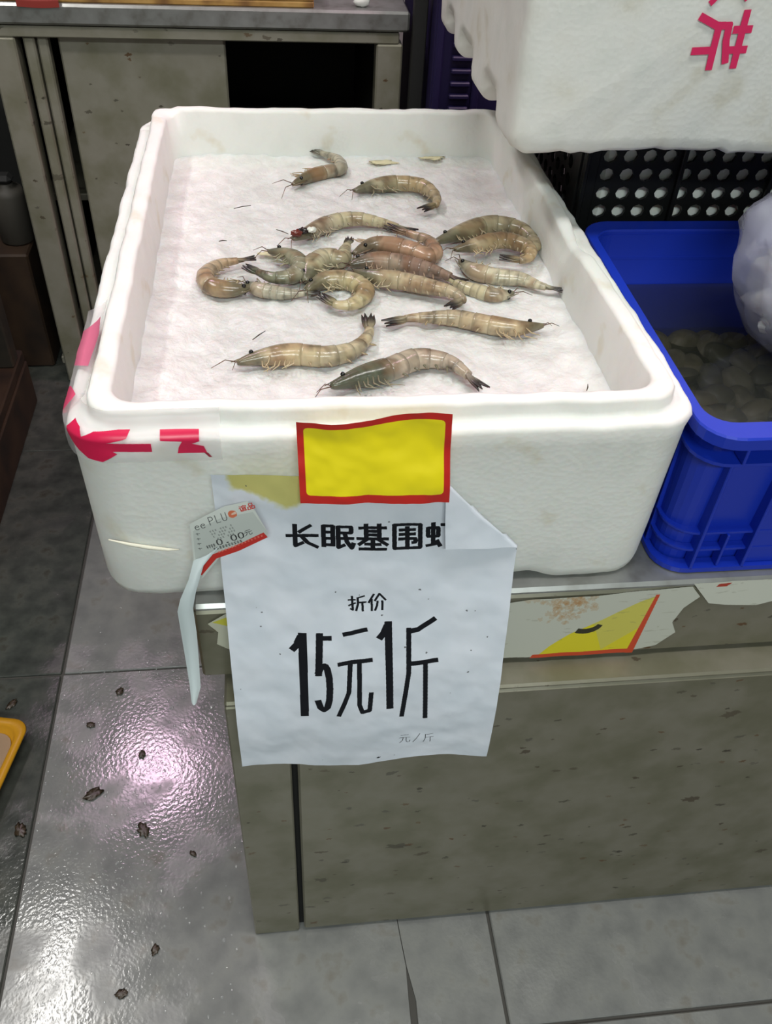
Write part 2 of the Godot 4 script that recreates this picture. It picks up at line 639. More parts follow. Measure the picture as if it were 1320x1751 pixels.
# ---------------------------------------------------------------- room
func make_room() -> void:
	rng.seed = 7
	var fl := Node3D.new()
	fl.name = "floor"
	add_child(fl)
	fl.set_meta("kind", "structure")
	part("grout", span(Vector3(-2.8, FLOOR - 0.08, -2.9), Vector3(3.2, FLOOR - 0.004, 3.3), 0.0005), M.grout, fl)
	var tx := 0.6035
	var tz := 0.564
	for i in range(-4, 5):
		for j in range(-4, 6):
			var x0 := -0.284 + i * tx
			var z0 := -0.966 + tz * (j - 0)
			var top := FLOOR + rng.randf_range(-0.0012, 0.0008)
			var g := 0.0022
			var tm: Material = M.tile_dark if i < 0 or z0 < -1.0 else M.tile  # left tiles are darker; in far rows the dark colour paints counter shade
			if i == 0 and j == 1:
				# the tile in front of the cabinet is cracked across
				part("tile", cracked(x0 + g, x0 + 0.4745, z0 + g, z0 + tz - g, top, 1), M.tile, fl)
				part("tile", cracked(x0 + 0.4757, x0 + tx - g, z0 + g, z0 + tz - g, top - 0.0006, -1), M.tile, fl)
				continue
			part("tile", span(Vector3(x0 + g, FLOOR - 0.014, z0 + g), Vector3(x0 + tx - g, top, z0 + tz - g), 0.0015), tm, fl)
	structure("ceiling", span(Vector3(-2.9, 2.205, -3.0), Vector3(3.3, 2.3, 3.4), 0.001), M.plaster)
	structure("wall_back", span(Vector3(-2.9, FLOOR - 0.05, -3.0), Vector3(3.3, 2.21, -2.9), 0.001), M.plaster)
	structure("wall_front", span(Vector3(-2.9, FLOOR - 0.05, 3.3), Vector3(3.3, 2.21, 3.4), 0.001), M.plaster)
	structure("wall_left", span(Vector3(-2.9, FLOOR - 0.05, -3.0), Vector3(-2.8, 2.21, 3.4), 0.001), M.plaster)
	structure("wall_right", span(Vector3(3.2, FLOOR - 0.05, -3.0), Vector3(3.3, 2.21, 3.4), 0.001), M.plaster)


# a tile piece with one uneven long edge: side 1 breaks on the right, -1 on the left
func cracked(x0: float, x1: float, z0: float, z1: float, top: float, side: int) -> ArrayMesh:
	var mb := MB.new()
	var n := 14
	var up := []
	for i in n + 1:
		var z := lerpf(z0, z1, float(i) / n)
		var w := 0.0022 * sin(i * 1.7) + 0.014 * float(i) / n
		var chip := 0.008 if i > 12 and side == -1 else 0.0
		up.append([Vector3(x0 + (w + chip if side == -1 else 0.0), top, z), Vector3(x1 + (w if side == 1 else 0.0), top, z)])
	var d := Vector3(0, -0.014, 0)
	for i in n:
		mb.quad(up[i][0], up[i][1], up[i + 1][1], up[i + 1][0])
		mb.quad(up[i][0] + d, up[i + 1][0] + d, up[i + 1][1] + d, up[i][1] + d)
		mb.quad(up[i][0], up[i + 1][0], up[i + 1][0] + d, up[i][0] + d)
		mb.quad(up[i + 1][1], up[i][1], up[i][1] + d, up[i + 1][1] + d)
	for e in [0, n]:
		var p := [up[e][0], up[e][1], up[e][1] + d, up[e][0] + d]
		if e == 0:
			p.reverse()
		mb.quad(p[0], p[1], p[2], p[3])
	mb.orient_closed()
	return mb.mesh(false)


# ---------------------------------------------------------------- steel table and the cabinet below it
func make_table() -> void:
	var t := thing("steel_table", "low stainless steel table carrying the shrimp box and blue crate", "table")
	part("table_top", span(Vector3(0.0, -0.008, -1.0), Vector3(1.35, 0.0, 0.0), 0.003), M.steel_edge, t)
	part("front_edge", span(Vector3(0.0, -0.0965, -0.012), Vector3(1.35, -0.0085, -0.001), 0.0025), M.steel, t)
	part("side_edge", span(Vector3(0.0, -0.0965, -1.0), Vector3(0.01, -0.0085, -0.013), 0.0025), M.steel, t)
	for x in [0.06, 1.27]:
		part("leg", span(Vector3(x, FLOOR, -0.97), Vector3(x + 0.04, -0.0085, -0.93), 0.003), M.steel, t)
	# remains of old labels on the front edge
	var im := Image.create_empty(1024, 384, false, Image.FORMAT_RGBA8)
	im.fill(Color(0.8, 0.8, 0.76, 0.0))
	rng.seed = 91
	var S := Vector2(1024, 384)
	# x 0.245..0.545, y 0..-0.098 of the edge
	var put := func(list: Array) -> PackedVector2Array:
		var o := PackedVector2Array()
		for i in range(0, list.size(), 2):
			o.append(Vector2((list[i] - 0.245) / 0.3 * S.x, -list[i + 1] / 0.098 * S.y))
		return o
	fill_poly(im, put.call([0.247, -0.018, 0.29, -0.012, 0.34, -0.012, 0.385, -0.008, 0.43, -0.006, 0.441, -0.02, 0.43, -0.035, 0.425, -0.055, 0.432, -0.07, 0.418, -0.088, 0.40, -0.092, 0.36, -0.094, 0.31, -0.0955, 0.247, -0.093]), C(196, 198, 186))
	fill_poly(im, put.call([0.43, -0.002, 0.545, 0.0, 0.545, -0.032, 0.52, -0.03, 0.50, -0.036, 0.47, -0.034, 0.452, -0.03]), C(204, 206, 194))
	fill_poly(im, put.call([0.508, -0.002, 0.545, 0.0, 0.545, -0.014, 0.515, -0.016]), C(208, 196, 90))
	fill_poly(im, put.call([0.454, -0.004, 0.466, -0.0035, 0.462, -0.008, 0.452, -0.008]), C(170, 60, 44))
	fill_poly(im, put.call([0.303, -0.0955, 0.314, -0.08, 0.33, -0.064, 0.35, -0.05, 0.372, -0.034, 0.388, -0.022, 0.399, -0.016, 0.394, -0.0915]), C(222, 208, 40))
	fill_poly(im, put.call([0.35, -0.05, 0.372, -0.034, 0.388, -0.022, 0.399, -0.016, 0.394, -0.06, 0.365, -0.09]), C(206, 198, 92))
	fill_poly(im, put.call([0.399, -0.014, 0.4025, -0.014, 0.397, -0.097, 0.390, -0.097]), C(204, 74, 42))
	fill_poly(im, put.call([0.300, -0.0915, 0.394, -0.0905, 0.393, -0.0965, 0.298, -0.0965]), C(204, 74, 42))
	var arc := PackedVector2Array()
	for i in 13:
		var a := PI * (0.06 + 0.6 * i / 12.0)
		arc.append(Vector2(0.3425 + cos(a) * 0.0165, -0.0505 - sin(a) * 0.0135))
	for i in 13:
		var a := PI * (0.66 - 0.6 * i / 12.0)
		arc.append(Vector2(0.3425 + cos(a) * 0.0115, -0.0495 - sin(a) * 0.0075))
	var arc2 := []
	for q in arc:
		arc2.append(q.x)
		arc2.append(q.y)
	fill_poly(im, put.call(arc2), C(52, 50, 30))
	for i in 160:
		var x := rng.randfn(0.322, 0.012)
		var y := -absf(rng.randfn(0.0, 0.018))
		var q: PackedVector2Array = put.call([x, y - 0.006])
		if q[0].y < 384 and im.get_pixelv(q[0].clamp(Vector2.ZERO, S - Vector2.ONE)).a > 0.5:
			spot(im, q[0], Vector2(7, 9) * rng.randf_range(0.5, 1.6), 0.0, Color(0.66, 0.4, 0.16, 0.16), 0.4)
	for i in 90:
		spot(im, Vector2(rng.randf() * 1024, rng.randf() * 384), Vector2(rng.randf_range(3, 22), rng.randf_range(1.5, 5)), rng.randf_range(-0.2, 0.2), Color(0.45, 0.44, 0.36, 0.16), 0.5)
	var m := mat("old_label", Color.WHITE, 0.6)
	m.albedo_texture = ImageTexture.create_from_image(im)
	m.transparency = BaseMaterial3D.TRANSPARENCY_ALPHA_SCISSOR
	m.alpha_scissor_threshold = 0.5
	m.texture_repeat = false
	var lab := part("label_remains", sheet(24, 8, func(u, v): return Vector3(0.245 + u * 0.3, -v * 0.0965 - 0.0003, 0.0004 + 0.0003 * sin(u * 40.0)), Vector3.BACK), m, t)
	lab.set_meta("label", "peeling white and yellow price label stuck to the table edge")
	var im2 := Image.create_empty(128, 192, false, Image.FORMAT_RGBA8)
	im2.fill(Color(0.8, 0.8, 0.7, 0.0))
	fill_poly(im2, PackedVector2Array([Vector2(20, 40), Vector2(60, 10), Vector2(126, 4), Vector2(126, 150), Vector2(70, 140), Vector2(34, 110), Vector2(40, 70)]), C(200, 200, 180))
	fill_poly(im2, PackedVector2Array([Vector2(30, 36), Vector2(90, 8), Vector2(126, 6), Vector2(126, 50), Vector2(90, 60), Vector2(60, 50)]), C(206, 200, 70))
	var m2 := mat("old_label_small", Color.WHITE, 0.6)
	m2.albedo_texture = ImageTexture.create_from_image(im2)
	m2.transparency = BaseMaterial3D.TRANSPARENCY_ALPHA_SCISSOR
	m2.alpha_scissor_threshold = 0.5
	m2.texture_repeat = false
	part("label_remains", sheet(4, 6, func(u, v): return Vector3(0.003 + u * 0.05, -0.006 - v * 0.075, 0.0005), Vector3.BACK), m2, t)

	var c := thing("steel_cabinet", "stained steel cabinet standing under the table behind the price sign", "cabinet", Vector3(0, 0, 0))
	part("body", span(Vector3(0.024, FLOOR, -0.9), Vector3(1.3, -0.11, 0.016), 0.002), M.dark, c)
	part("top_plate", span(Vector3(0.0185, -0.108, -0.9), Vector3(1.3, -0.102, 0.0255), 0.0022), M.steel, c)
	part("side_panel", span(Vector3(0.0187, FLOOR + 0.001, -0.9), Vector3(0.0235, -0.1085, 0.016), 0.0012), M.steel, c)
	part("corner_panel", span(Vector3(0.0185, FLOOR + 0.001, 0.0165), Vector3(0.0745, -0.1085, 0.0255), 0.0015), M.steel, c)
	part("front_panel", span(Vector3(0.0805, FLOOR + 0.006, 0.0165), Vector3(1.3, -0.1085, 0.0257), 0.0022), M.steel, c)


# ---------------------------------------------------------------- the foam box with the shrimp
func bent(p: Vector3) -> Vector3:
	# the right wall leans in a little towards the back, the left one out
	var k := clampf(-p.z / 0.63, 0.0, 1.0)
	if p.x > 0.16:
		p.x -= 0.012 * k * (p.x - 0.16) / 0.23
	return p


func make_shrimp_box() -> void:
	var t := thing("foam_box", "white foam box full of crushed ice and shrimp, red tape on its corner", "box")
	# [inset from the outside, y, corner radius]
	var prof := [[0.013, 0.0, 0.03], [0.0045, 0.004, 0.034], [0.003, 0.012, 0.035], [0.0022, 0.05, 0.035], [0.0018, 0.1, 0.035], [0.0012, 0.15, 0.035], [0.0, 0.163, 0.035], [0.0015, 0.1668, 0.034], [0.004, 0.168, 0.032],
		[0.0105, 0.1685, 0.028], [0.0125, 0.1695, 0.027], [0.0132, 0.172, 0.026], [0.0135, 0.179, 0.026], [0.0148, 0.1815, 0.025], [0.017, 0.1825, 0.024], [0.0235, 0.1825, 0.022], [0.026, 0.1815, 0.021], [0.027, 0.179, 0.021], [0.0285, 0.15, 0.02], [0.0305, 0.1, 0.02], [0.033, 0.03, 0.02]]
	var rings := []
	for q in prof:
		var i: float = q[0]
		var side: float = i * 1.22
		var R := rrect(-0.0735 + side, 0.393 - side, -0.636 + i, -0.0085 - i, maxf(q[2], 0.012), q[1], 6, 110, 150)
		for k in R.size():
			var p := R[k]
			var d := Vector3(wob.get_noise_3d(p.x * 900, p.y * 900, p.z * 900), wob.get_noise_3d(p.z * 900, p.x * 900 + 50, p.y * 900), wob.get_noise_3d(p.y * 900 + 90, p.z * 900, p.x * 900))
			var big := wob.get_noise_3d(p.x * 160 + 7, p.y * 160, p.z * 160)
			p += d * (0.0018 if q[1] > 0.16 else 0.001) + Vector3(big, 0.0, big) * 0.0014
			# the lip is chipped on the right and dented at the back left
			if q[1] > 0.17 and p.x > 0.33:
				var g := exp(-pow((p.z + 0.285) / 0.03, 2.0))
				p.y -= 0.013 * g
				p.x += 0.006 * g * (1.0 if i > 0.02 else 0.2)
			if q[1] > 0.165 and p.x < -0.03 and p.z < -0.585:
				p.y -= 0.006 * (0.5 + d.x)
			# worn underside: the ends of the front stand on the table, the middle is hollow
			if q[1] < 0.013 and p.z > -0.06:
				var mid := smoothstep(0.02, 0.05, p.x) * (1.0 - smoothstep(0.28, 0.31, p.x))
				p.y += 0.006 * mid + 0.004 * maxf(0.0, d.x)
			p.y = maxf(p.y, 0.0004)
			R[k] = bent(p)
		rings.append(R)
	var mb := MB.new()
	loft(mb, rings)
	mb.orient_closed()
	part("shell", mb.mesh(), M.foam, t)
	# a torn weal in the foam low on the front
	var w := part("tear", tube_mesh([Vector3(-0.055, 0.073, -0.0085), Vector3(-0.04, 0.068, -0.0075), Vector3(-0.026, 0.064, -0.0072), Vector3(-0.012, 0.0605, -0.0075), Vector3(-0.004, 0.059, -0.0085)], [0.0005, 0.0014, 0.0017, 0.0013, 0.0004]), mat("torn_foam", C(236, 232, 214), 0.7), t)
	w.set_meta("label", "raised torn strip of foam")
	# clear packing tape with red print, over the front left corner
	var im := Image.create_empty(1024, 256, false, Image.FORMAT_RGBA8)
	im.fill(Color(0.93, 0.92, 0.92, 0.3))
	var red := C(214, 30, 78)
	var pol := func(list: Array) -> PackedVector2Array:
		var o := PackedVector2Array()
		for i in range(0, list.size(), 2):
			o.append(Vector2(list[i] * 10.24, list[i + 1] * 2.56))
		return o
	fill_poly(im, pol.call([58, 30, 62, 34, 70, 62, 73, 78, 69, 98, 65, 94, 61, 70, 58, 52]), red)
	fill_poly(im, pol.call([63, 46, 67, 34, 74, 30, 77, 30, 76, 40, 71, 50, 66, 54]), red)
	fill_poly(im, pol.call([64, 54, 70, 50, 82, 53, 82, 74, 71, 72, 66, 70]), red)
	fill_poly(im, pol.call([84.5, 32, 94.5, 32, 94.5, 50, 92.5, 56, 95.5, 62, 96.2, 80, 88.5, 80, 89, 64, 90, 50, 84.5, 47]), red)
	fill_poly(im, pol.call([95.4, 80, 96.4, 80, 97.4, 92, 96.6, 92]), C(150, 40, 60))
	fill_poly(im, pol.call([8, 20, 20, 10, 34, 22, 28, 50, 12, 44]), C(226, 120, 150))
	fill_poly(im, pol.call([40, 40, 46, 30, 52, 44, 47, 70, 42, 66]), C(224, 84, 120))
	var m := mat("printed_tape", Color.WHITE, 0.3)
	m.albedo_texture = ImageTexture.create_from_image(im)
	m.transparency = BaseMaterial3D.TRANSPARENCY_ALPHA
	m.texture_repeat = false
	var tp := part("tape", sheet(70, 12, func(u, v): return tape_point(u, v), Vector3(-1, 0.3, 1)), m, t)
	tp.set_meta("label", "clear tape with red printed strokes")

	# ice: lumpy surface between the inner walls
	var ice := MB.new()
	var nx := 110
	var nz := 150
	var H := []
	for j in nz + 1:
		for i in nx + 1:
			var x := lerpf(-0.0415, 0.3605, float(i) / nx)
			var z := lerpf(-0.611, -0.0345, float(j) / nz)
			var y := 0.1285 + 0.0045 * wob.get_noise_2d(x * 420, z * 420) + 0.0022 * wob.get_noise_2d(x * 1900 + 33, z * 1900)
			var e := minf(minf(x + 0.0415, 0.3605 - x), minf(z + 0.611, -0.0345 - z))
			y += 0.004 * exp(-e / 0.01)
			H.append(bent(Vector3(x, y, z)))
	for j in nz:
		for i in nx:
			var a := j * (nx + 1) + i
			ice.quad(H[a], H[a + 1], H[a + nx + 2], H[a + nx + 1])
	ice.orient_to(Vector3.UP)
	var o := part("crushed_ice", ice.mesh(), M.ice, self)
	tag(o, "bed of crushed white ice filling the foam box", "ice", "", "stuff")


func tape_point(u: float, v: float) -> Vector3:
	# along the left side, round the corner, along the front; v runs from the lip down the outside
	var L1 := 0.135
	var arc := 0.035 * PI * 0.5
	var L2 := 0.075
	var s := u * (L1 + arc + L2)
	var base: Vector3
	var out: Vector3
	if s < L1:
		base = Vector3(-0.0735, 0, -0.0435 - (L1 - s))
		out = Vector3(-1, 0, 0)
	elif s < L1 + arc:
		var a := (s - L1) / 0.035
		out = Vector3(-cos(a), 0, sin(a))
		base = Vector3(-0.0385, 0, -0.0435) + out * 0.035
	else:
		base = Vector3(-0.0385 + s - L1 - arc, 0, -0.0085)
		out = Vector3(0, 0, 1)
	var lift := 0.0016 + 0.0012 * wob.get_noise_2d(s * 900, v * 60)
	var y: float
	var off: float
	if v < 0.42:
		var k := v / 0.42
		y = lerpf(0.1838, 0.1695, k)
		off = lerpf(-0.0155, 0.0, k * k)
		if s < L1:
			off -= 0.003 * (1.0 - k)
	else:
		var k := (v - 0.42) / 0.58
		y = lerpf(0.1695, 0.1495, k)
		off = 0.0
	return base + out * (off + lift) + Vector3(0, y, 0)


# ---------------------------------------------------------------- background cabinet with its counter
func make_far_cabinet() -> void:
	var Z := -1.2
	var t := thing("steel_counter", "long steel counter with a half open cupboard behind the foam box", "counter")
	part("counter_top", span(Vector3(-0.425, 0.1135, Z - 0.72), Vector3(0.326, 0.146, Z), 0.004), M.steel_edge, t)
	part("apron", span(Vector3(-0.42, 0.0925, Z - 0.05), Vector3(0.31, 0.1105, Z - 0.008), 0.002), M.steel_far, t)
	part("leg", span(Vector3(0.27, FLOOR, Z - 0.05), Vector3(0.317, 0.092, Z - 0.008), 0.003), M.steel_far, t)
	part("leg", span(Vector3(-0.392, FLOOR, Z - 0.05), Vector3(-0.347, 0.092, Z - 0.008), 0.003), M.steel_far, t)
	part("door_rail", span(Vector3(-0.336, FLOOR + 0.06, Z - 0.045), Vector3(-0.317, 0.092, Z - 0.016), 0.003), M.steel_far, t)
	part("door_rail", span(Vector3(-0.314, FLOOR + 0.06, Z - 0.045), Vector3(-0.296, 0.092, Z - 0.02), 0.003), M.steel_far, t)
	part("sliding_door", span(Vector3(-0.281, FLOOR + 0.06, Z - 0.05), Vector3(0.004, 0.092, Z - 0.03), 0.003), M.steel_far, t)
	part("bottom_shelf", span(Vector3(-0.4, FLOOR + 0.04, Z - 0.7), Vector3(0.29, FLOOR + 0.058, Z - 0.02), 0.002), M.steel_far, t)
	part("shelf", span(Vector3(-0.4, -0.26, Z - 0.7), Vector3(0.29, -0.245, Z - 0.16), 0.002), M.steel_far, t)
	part("back_panel", span(Vector3(-0.42, FLOOR + 0.04, Z - 0.72), Vector3(0.31, 0.11, Z - 0.705), 0.002), M.near_black, t)
	part("side_panel", span(Vector3(0.292, FLOOR + 0.04, Z - 0.7), Vector3(0.312, 0.11, Z - 0.055), 0.002), M.near_black, t)
	part("side_panel", span(Vector3(-0.405, FLOOR + 0.04, Z - 0.7), Vector3(-0.39, 0.11, Z - 0.055), 0.002), M.near_black, t)
	# goods at the front of the counter
	var tr := thing("wooden_tray", "shallow yellowish wooden tray at the front of the steel counter", "tray", Vector3(-0.2, 0.146, Z - 0.15))
	var ms := mat("tray_wood", Color.WHITE, 0.6)
	ms.albedo_texture = noise_tex(0.012, FastNoiseLite.TYPE_SIMPLEX_SMOOTH, [C(120, 84, 44), C(176, 136, 72), C(200, 164, 100)], [0.0, 0.5, 1.0], 4, 256, 61)
	tri_map(ms, 4.0)
	part("bottom", span(Vector3(-0.28, 0.0, -0.14), Vector3(0.36, 0.01, 0.14), 0.002), ms, tr)
	part("front_board", span(Vector3(-0.28, 0.01, 0.125), Vector3(0.36, 0.05, 0.14), 0.002), ms, tr)
	part("back_board", span(Vector3(-0.28, 0.01, -0.14), Vector3(0.36, 0.05, -0.125), 0.002), ms, tr)
	part("end_board", span(Vector3(-0.28, 0.01, -0.125), Vector3(-0.265, 0.05, 0.125), 0.002), ms, tr)
	part("end_board", span(Vector3(0.345, 0.01, -0.125), Vector3(0.36, 0.05, 0.125), 0.002), ms, tr)
	var rt := part("red_label", sheet(8, 4, func(u, v): return Vector3(-0.329 + u * 0.068, 0.16 - v * 0.018 - 0.0015 * sin(u * 3.1), Z + 0.003 - (0.02 if v < 0.1 else 0.0)), Vector3.BACK), M.red_tag, self)
	tag(rt, "small dark red label hanging over the counter edge", "label")
	var mb := MB.new()
	blob(mb, Vector3(0.243, 0.153, Z - 0.03), Vector3(0.014, 0.008, 0.01), 12, 8, 0.3)
	mb.orient_closed()
	tag(part("foam_scrap", mb.mesh(), M.foam_old, self), "small white lump lying on the steel counter edge", "scrap")
	# dark post and purple crates between the counter and the upper foam box
	var post := thing("steel_post", "dark upright steel post beside the counter's right end", "post", Vector3(0.343, FLOOR, -1.2))
	part("shaft", span(Vector3(-0.012, 0.012, -0.012), Vector3(0.012, 1.5, 0.012), 0.002), M.near_black, post)
	part("foot_plate", span(Vector3(-0.014, 0.0, -0.03), Vector3(0.014, 0.012, 0.03), 0.002), M.near_black, post)
	var cr := thing("purple_crate", "dark purple ribbed plastic crate standing behind the foam boxes", "crate", Vector3(0.363, FLOOR, -1.15))
	part("side_wall", span(Vector3(0.0, 0.0, -0.4), Vector3(0.012, 0.95, 0.0), 0.003), M.purple, cr)
	part("front_wall", span(Vector3(0.0125, 0.0, -0.012), Vector3(0.5, 0.95, 0.0), 0.003), M.purple, cr)
	part("back_wall", span(Vector3(0.0125, 0.0, -0.4), Vector3(0.5, 0.95, -0.388), 0.003), M.purple, cr)
	part("side_wall", span(Vector3(0.488, 0.0, -0.388), Vector3(0.5, 0.95, -0.0125), 0.003), M.purple, cr)
	part("bottom", span(Vector3(0.0125, 0.0, -0.388), Vector3(0.488, 0.012, -0.0125), 0.003), M.purple, cr)
	var bar := span(Vector3(0.032, -0.004, 0.0), Vector3(0.068, 0.004, 0.012), 0.002)
	for i in 30:
		part("rib", bar, M.purple, cr, Vector3(0, 0.3 + i * 0.021, 0))
	part("corner_bead", span(Vector3(0.002, 0.0, 0.0), Vector3(0.016, 0.95, 0.01), 0.003), M.purple, cr)
	part("corner_bead", span(Vector3(0.072, 0.0, 0.0), Vector3(0.086, 0.95, 0.01), 0.003), M.purple, cr)


# ---------------------------------------------------------------- blue crate, clams, bag of ice
func make_blue_crate() -> void:
	var x0 := 0.3925
	var x1 := 0.93
	var z0 := -0.362
	var z1 := 0.0025
	var t := thing("blue_crate", "blue plastic crate of water and clams right of the shrimp box", "crate")
	var ring := func(inset: float, y: float, r: float) -> PackedVector3Array:
		return rrect(x0 + inset * 0.45, x1 - inset, z0 + inset, z1 - inset, r, y, 6)
	var mb := MB.new()
	loft(mb, [ring.call(0.026, 0.004, 0.02), ring.call(0.019, 0.15, 0.024), ring.call(0.019, 0.1555, 0.024), ring.call(0.023, 0.1555, 0.02), ring.call(0.030, 0.008, 0.017)])
	mb.orient_closed()
	part("wall_shell", mb.mesh(false), M.blue, t)
	mb = MB.new()
	loft(mb, [ring.call(0.0, 0.149, 0.03), ring.call(0.0, 0.1585, 0.03), ring.call(0.0015, 0.16, 0.03), ring.call(0.0205, 0.16, 0.022), ring.call(0.022, 0.1585, 0.021), ring.call(0.022, 0.154, 0.021), ring.call(0.003, 0.154, 0.029), ring.call(0.003, 0.149, 0.03), ring.call(0.0, 0.149, 0.03)], false, false)
	mb.orient_closed()
	part("rim", mb.mesh(false), M.blue, t)
	for f in [[0.005, 0.1285, 0.003, "flange"], [0.016, 0.044, 0.0022, "flange"], [0.016, 0.024, 0.0022, "flange"], [0.012, 0.0015, 0.005, "base_flange"]]:
		mb = MB.new()
		loft(mb, [ring.call(f[0], f[1], 0.028), ring.call(f[0], f[1] + f[2], 0.028), ring.call(0.0245, f[1] + f[2], 0.02), ring.call(0.0245, f[1], 0.02), ring.call(f[0], f[1], 0.028)], false, false)
		mb.orient_closed()
		part(f[3], mb.mesh(false), M.blue, t)
	# upright ribs on the front and the left side
	var xs := [0.428, 0.475, 0.6, 0.648, 0.77, 0.82, 0.9]
	for i in xs.size():
		var tall := MB.new()
		var x: float = xs[i]
		bevel_box(tall, Vector3(x, 0.0668, z1 - 0.0185), Vector3(0.0028, 0.1235, 0.013), 0.0006)
		part("rib", tall.mesh(false), M.blue, t)
	var short_rib := span(Vector3(-0.0013, 0.132, -0.019), Vector3(0.0013, 0.153, -0.003), 0.0005)
	for i in 11:
		part("rim_rib", short_rib, M.blue, t, Vector3(0.43 + i * 0.047, 0, z1))
	var low_rib := span(Vector3(-0.0012, 0.0068, -0.023), Vector3(0.0012, 0.044, -0.0135), 0.0005)
	for x in [0.452, 0.624, 0.795, 0.86]:
		part("low_rib", low_rib, M.blue, t, Vector3(x, 0, z1))
	for i in 6:
		part("side_rib", span(Vector3(x0 + 0.007, 0.0068, -0.05 - i * 0.055), Vector3(x0 + 0.015, 0.128, -0.0475 - i * 0.055), 0.0006), M.blue, t)
	# raised flat panel between two ribs
	part("front_panel", span(Vector3(0.4775, 0.0068, z1 - 0.023), Vector3(0.598, 0.1283, z1 - 0.0165), 0.001), M.blue, t)
	part("front_panel", span(Vector3(0.65, 0.0068, z1 - 0.023), Vector3(0.768, 0.1283, z1 - 0.0165), 0.001), M.blue, t)

	mb = MB.new()
	loft(mb, [rrect(x0 + 0.0145, x1 - 0.0275, z0 + 0.0275, z1 - 0.0275, 0.017, 0.1, 6), rrect(x0 + 0.0142, x1 - 0.0272, z0 + 0.0272, z1 - 0.0272, 0.017, 0.1012, 6)])
	mb.orient_closed()
	var w := part("water", mb.mesh(false), M.water, self)
	tag(w, "murky water surface over the clams in the blue crate", "water", "", "stuff")

	# clams: two ridged valves each
	var kinds := []
	for k in 3:
		kinds.append(clam_mesh(k))
	rng.seed = 44
	var n := 0
	for layer in 3:
		for j in 9:
			for i in 13:
				var x := 0.447 + i * 0.0285 + rng.randf_range(-0.008, 0.008) + 0.012 * (layer % 2)
				var z := -0.058 - j * 0.031 + rng.randf_range(-0.009, 0.009)
				var heap := 0.024 + 0.062 * smoothstep(-0.35, -0.24, z + 0.1 * (x - 0.45)) + rng.randf_range(-0.005, 0.005)
				var y := 0.019 + layer * 0.022
				if y > heap or x > 0.72 or z < -0.318:
					continue
				if layer == 0 and heap > 0.07 and x > 0.47:
					continue
				var c := part("clam", kinds[rng.randi() % 3], M["clam%d" % (rng.randi() % 3)], self, Vector3(x, y, z))
				c.rotation = Vector3(rng.randf_range(-0.5, 0.5), rng.randf() * TAU, rng.randf_range(-0.5, 0.5))
				c.scale = Vector3.ONE * rng.randf_range(0.85, 1.2)
				tag(c, "brownish grey clam lying under water in the blue crate", "clam", "clams in the blue crate")
				n += 1

	# bag of ice standing in the water
	var b := thing("plastic_bag", "clear plastic bag of ice standing in the blue crate", "bag", Vector3(0.588, 0.176, -0.2))
	var rings := []
	for j in 22:
		var v := float(j) / 21.0
		var y := lerpf(-0.078, 0.13, v)
		var rad := 0.088 * pow(sin(PI * clampf(v * 0.93 + 0.035, 0, 1)), 0.55)
		if v > 0.62:
			rad = lerpf(rad, 0.013, smoothstep(0.62, 0.86, v))
		if v > 0.9:
			rad = lerpf(0.013, 0.034, (v - 0.9) / 0.1)
		var R := PackedVector3Array()
		for i in 40:
			var a := TAU * i / 40
			var d := Vector3(cos(a), 0, sin(a))
			var k := 1.0 + 0.16 * wob.get_noise_3d(d.x * 95, y * 700, d.z * 95) + 0.07 * sin(a * 9 + y * 30) * smoothstep(0.5, 0.8, v)
			R.append(d * Vector3(1.1, 1, 1.0) * rad * k + Vector3(0, y + 0.006 * wob.get_noise_2d(a * 60, y * 500), 0))
		rings.append(R)
	mb = MB.new()
	loft(mb, rings, true, false)
	mb.orient_closed()
	part("film", mb.mesh(), M.film, b)
	part("tie", tube_mesh(circle_points(Vector3(0, 0.1, 0), 0.0155, 14), [0.002]), M.darkened_plastic, b)
	mb = MB.new()
	blob(mb, Vector3(0.0, -0.012, 0.0), Vector3(0.075, 0.055, 0.068), 36, 22, 0.22)
	mb.orient_closed()
	var ic := part("bagged_ice", mb.mesh(), M.ice, self, Vector3(0.588, 0.176, -0.2))
	tag(ic, "lump of ice inside the clear plastic bag", "ice", "", "stuff")


func circle_points(c: Vector3, r: float, n: int) -> Array:
	var o := []
	for i in n + 1:
		o.append(c + Vector3(cos(TAU * i / n) * r, 0, sin(TAU * i / n) * r))
	return o


func clam_mesh(k: int) -> ArrayMesh:
	var mb := MB.new()
	var nu := 18
	for s in [-1.0, 1.0]:
		var rings := []
		for j in 8:
			var v := float(j) / 7.0
			var R := PackedVector3Array()
			for i in nu:
				var a := TAU * i / nu
				var fan := 1.0 + 0.12 * cos(a * 2 + k) + 0.1 * cos(a)
				var ridge := 1.0 + 0.03 * sin(v * 26.0)
				R.append(Vector3(cos(a) * 0.0185 * v * fan * ridge - 0.003 * (1 - v), s * (0.0088 * sqrt(maxf(0.0, 1.0 - v * v)) * ridge + 0.0001), sin(a) * 0.0145 * v * fan * ridge))
			rings.append(R)
		for r in range(0, 7):
			for i in nu:
				var j2 := (i + 1) % nu
				if s > 0:
					mb.quad(rings[r][i], rings[r][j2], rings[r + 1][j2], rings[r + 1][i])
				else:
					mb.quad(rings[r][i], rings[r + 1][i], rings[r + 1][j2], rings[r][j2])
	mb.orient_closed()
	return mb.mesh()


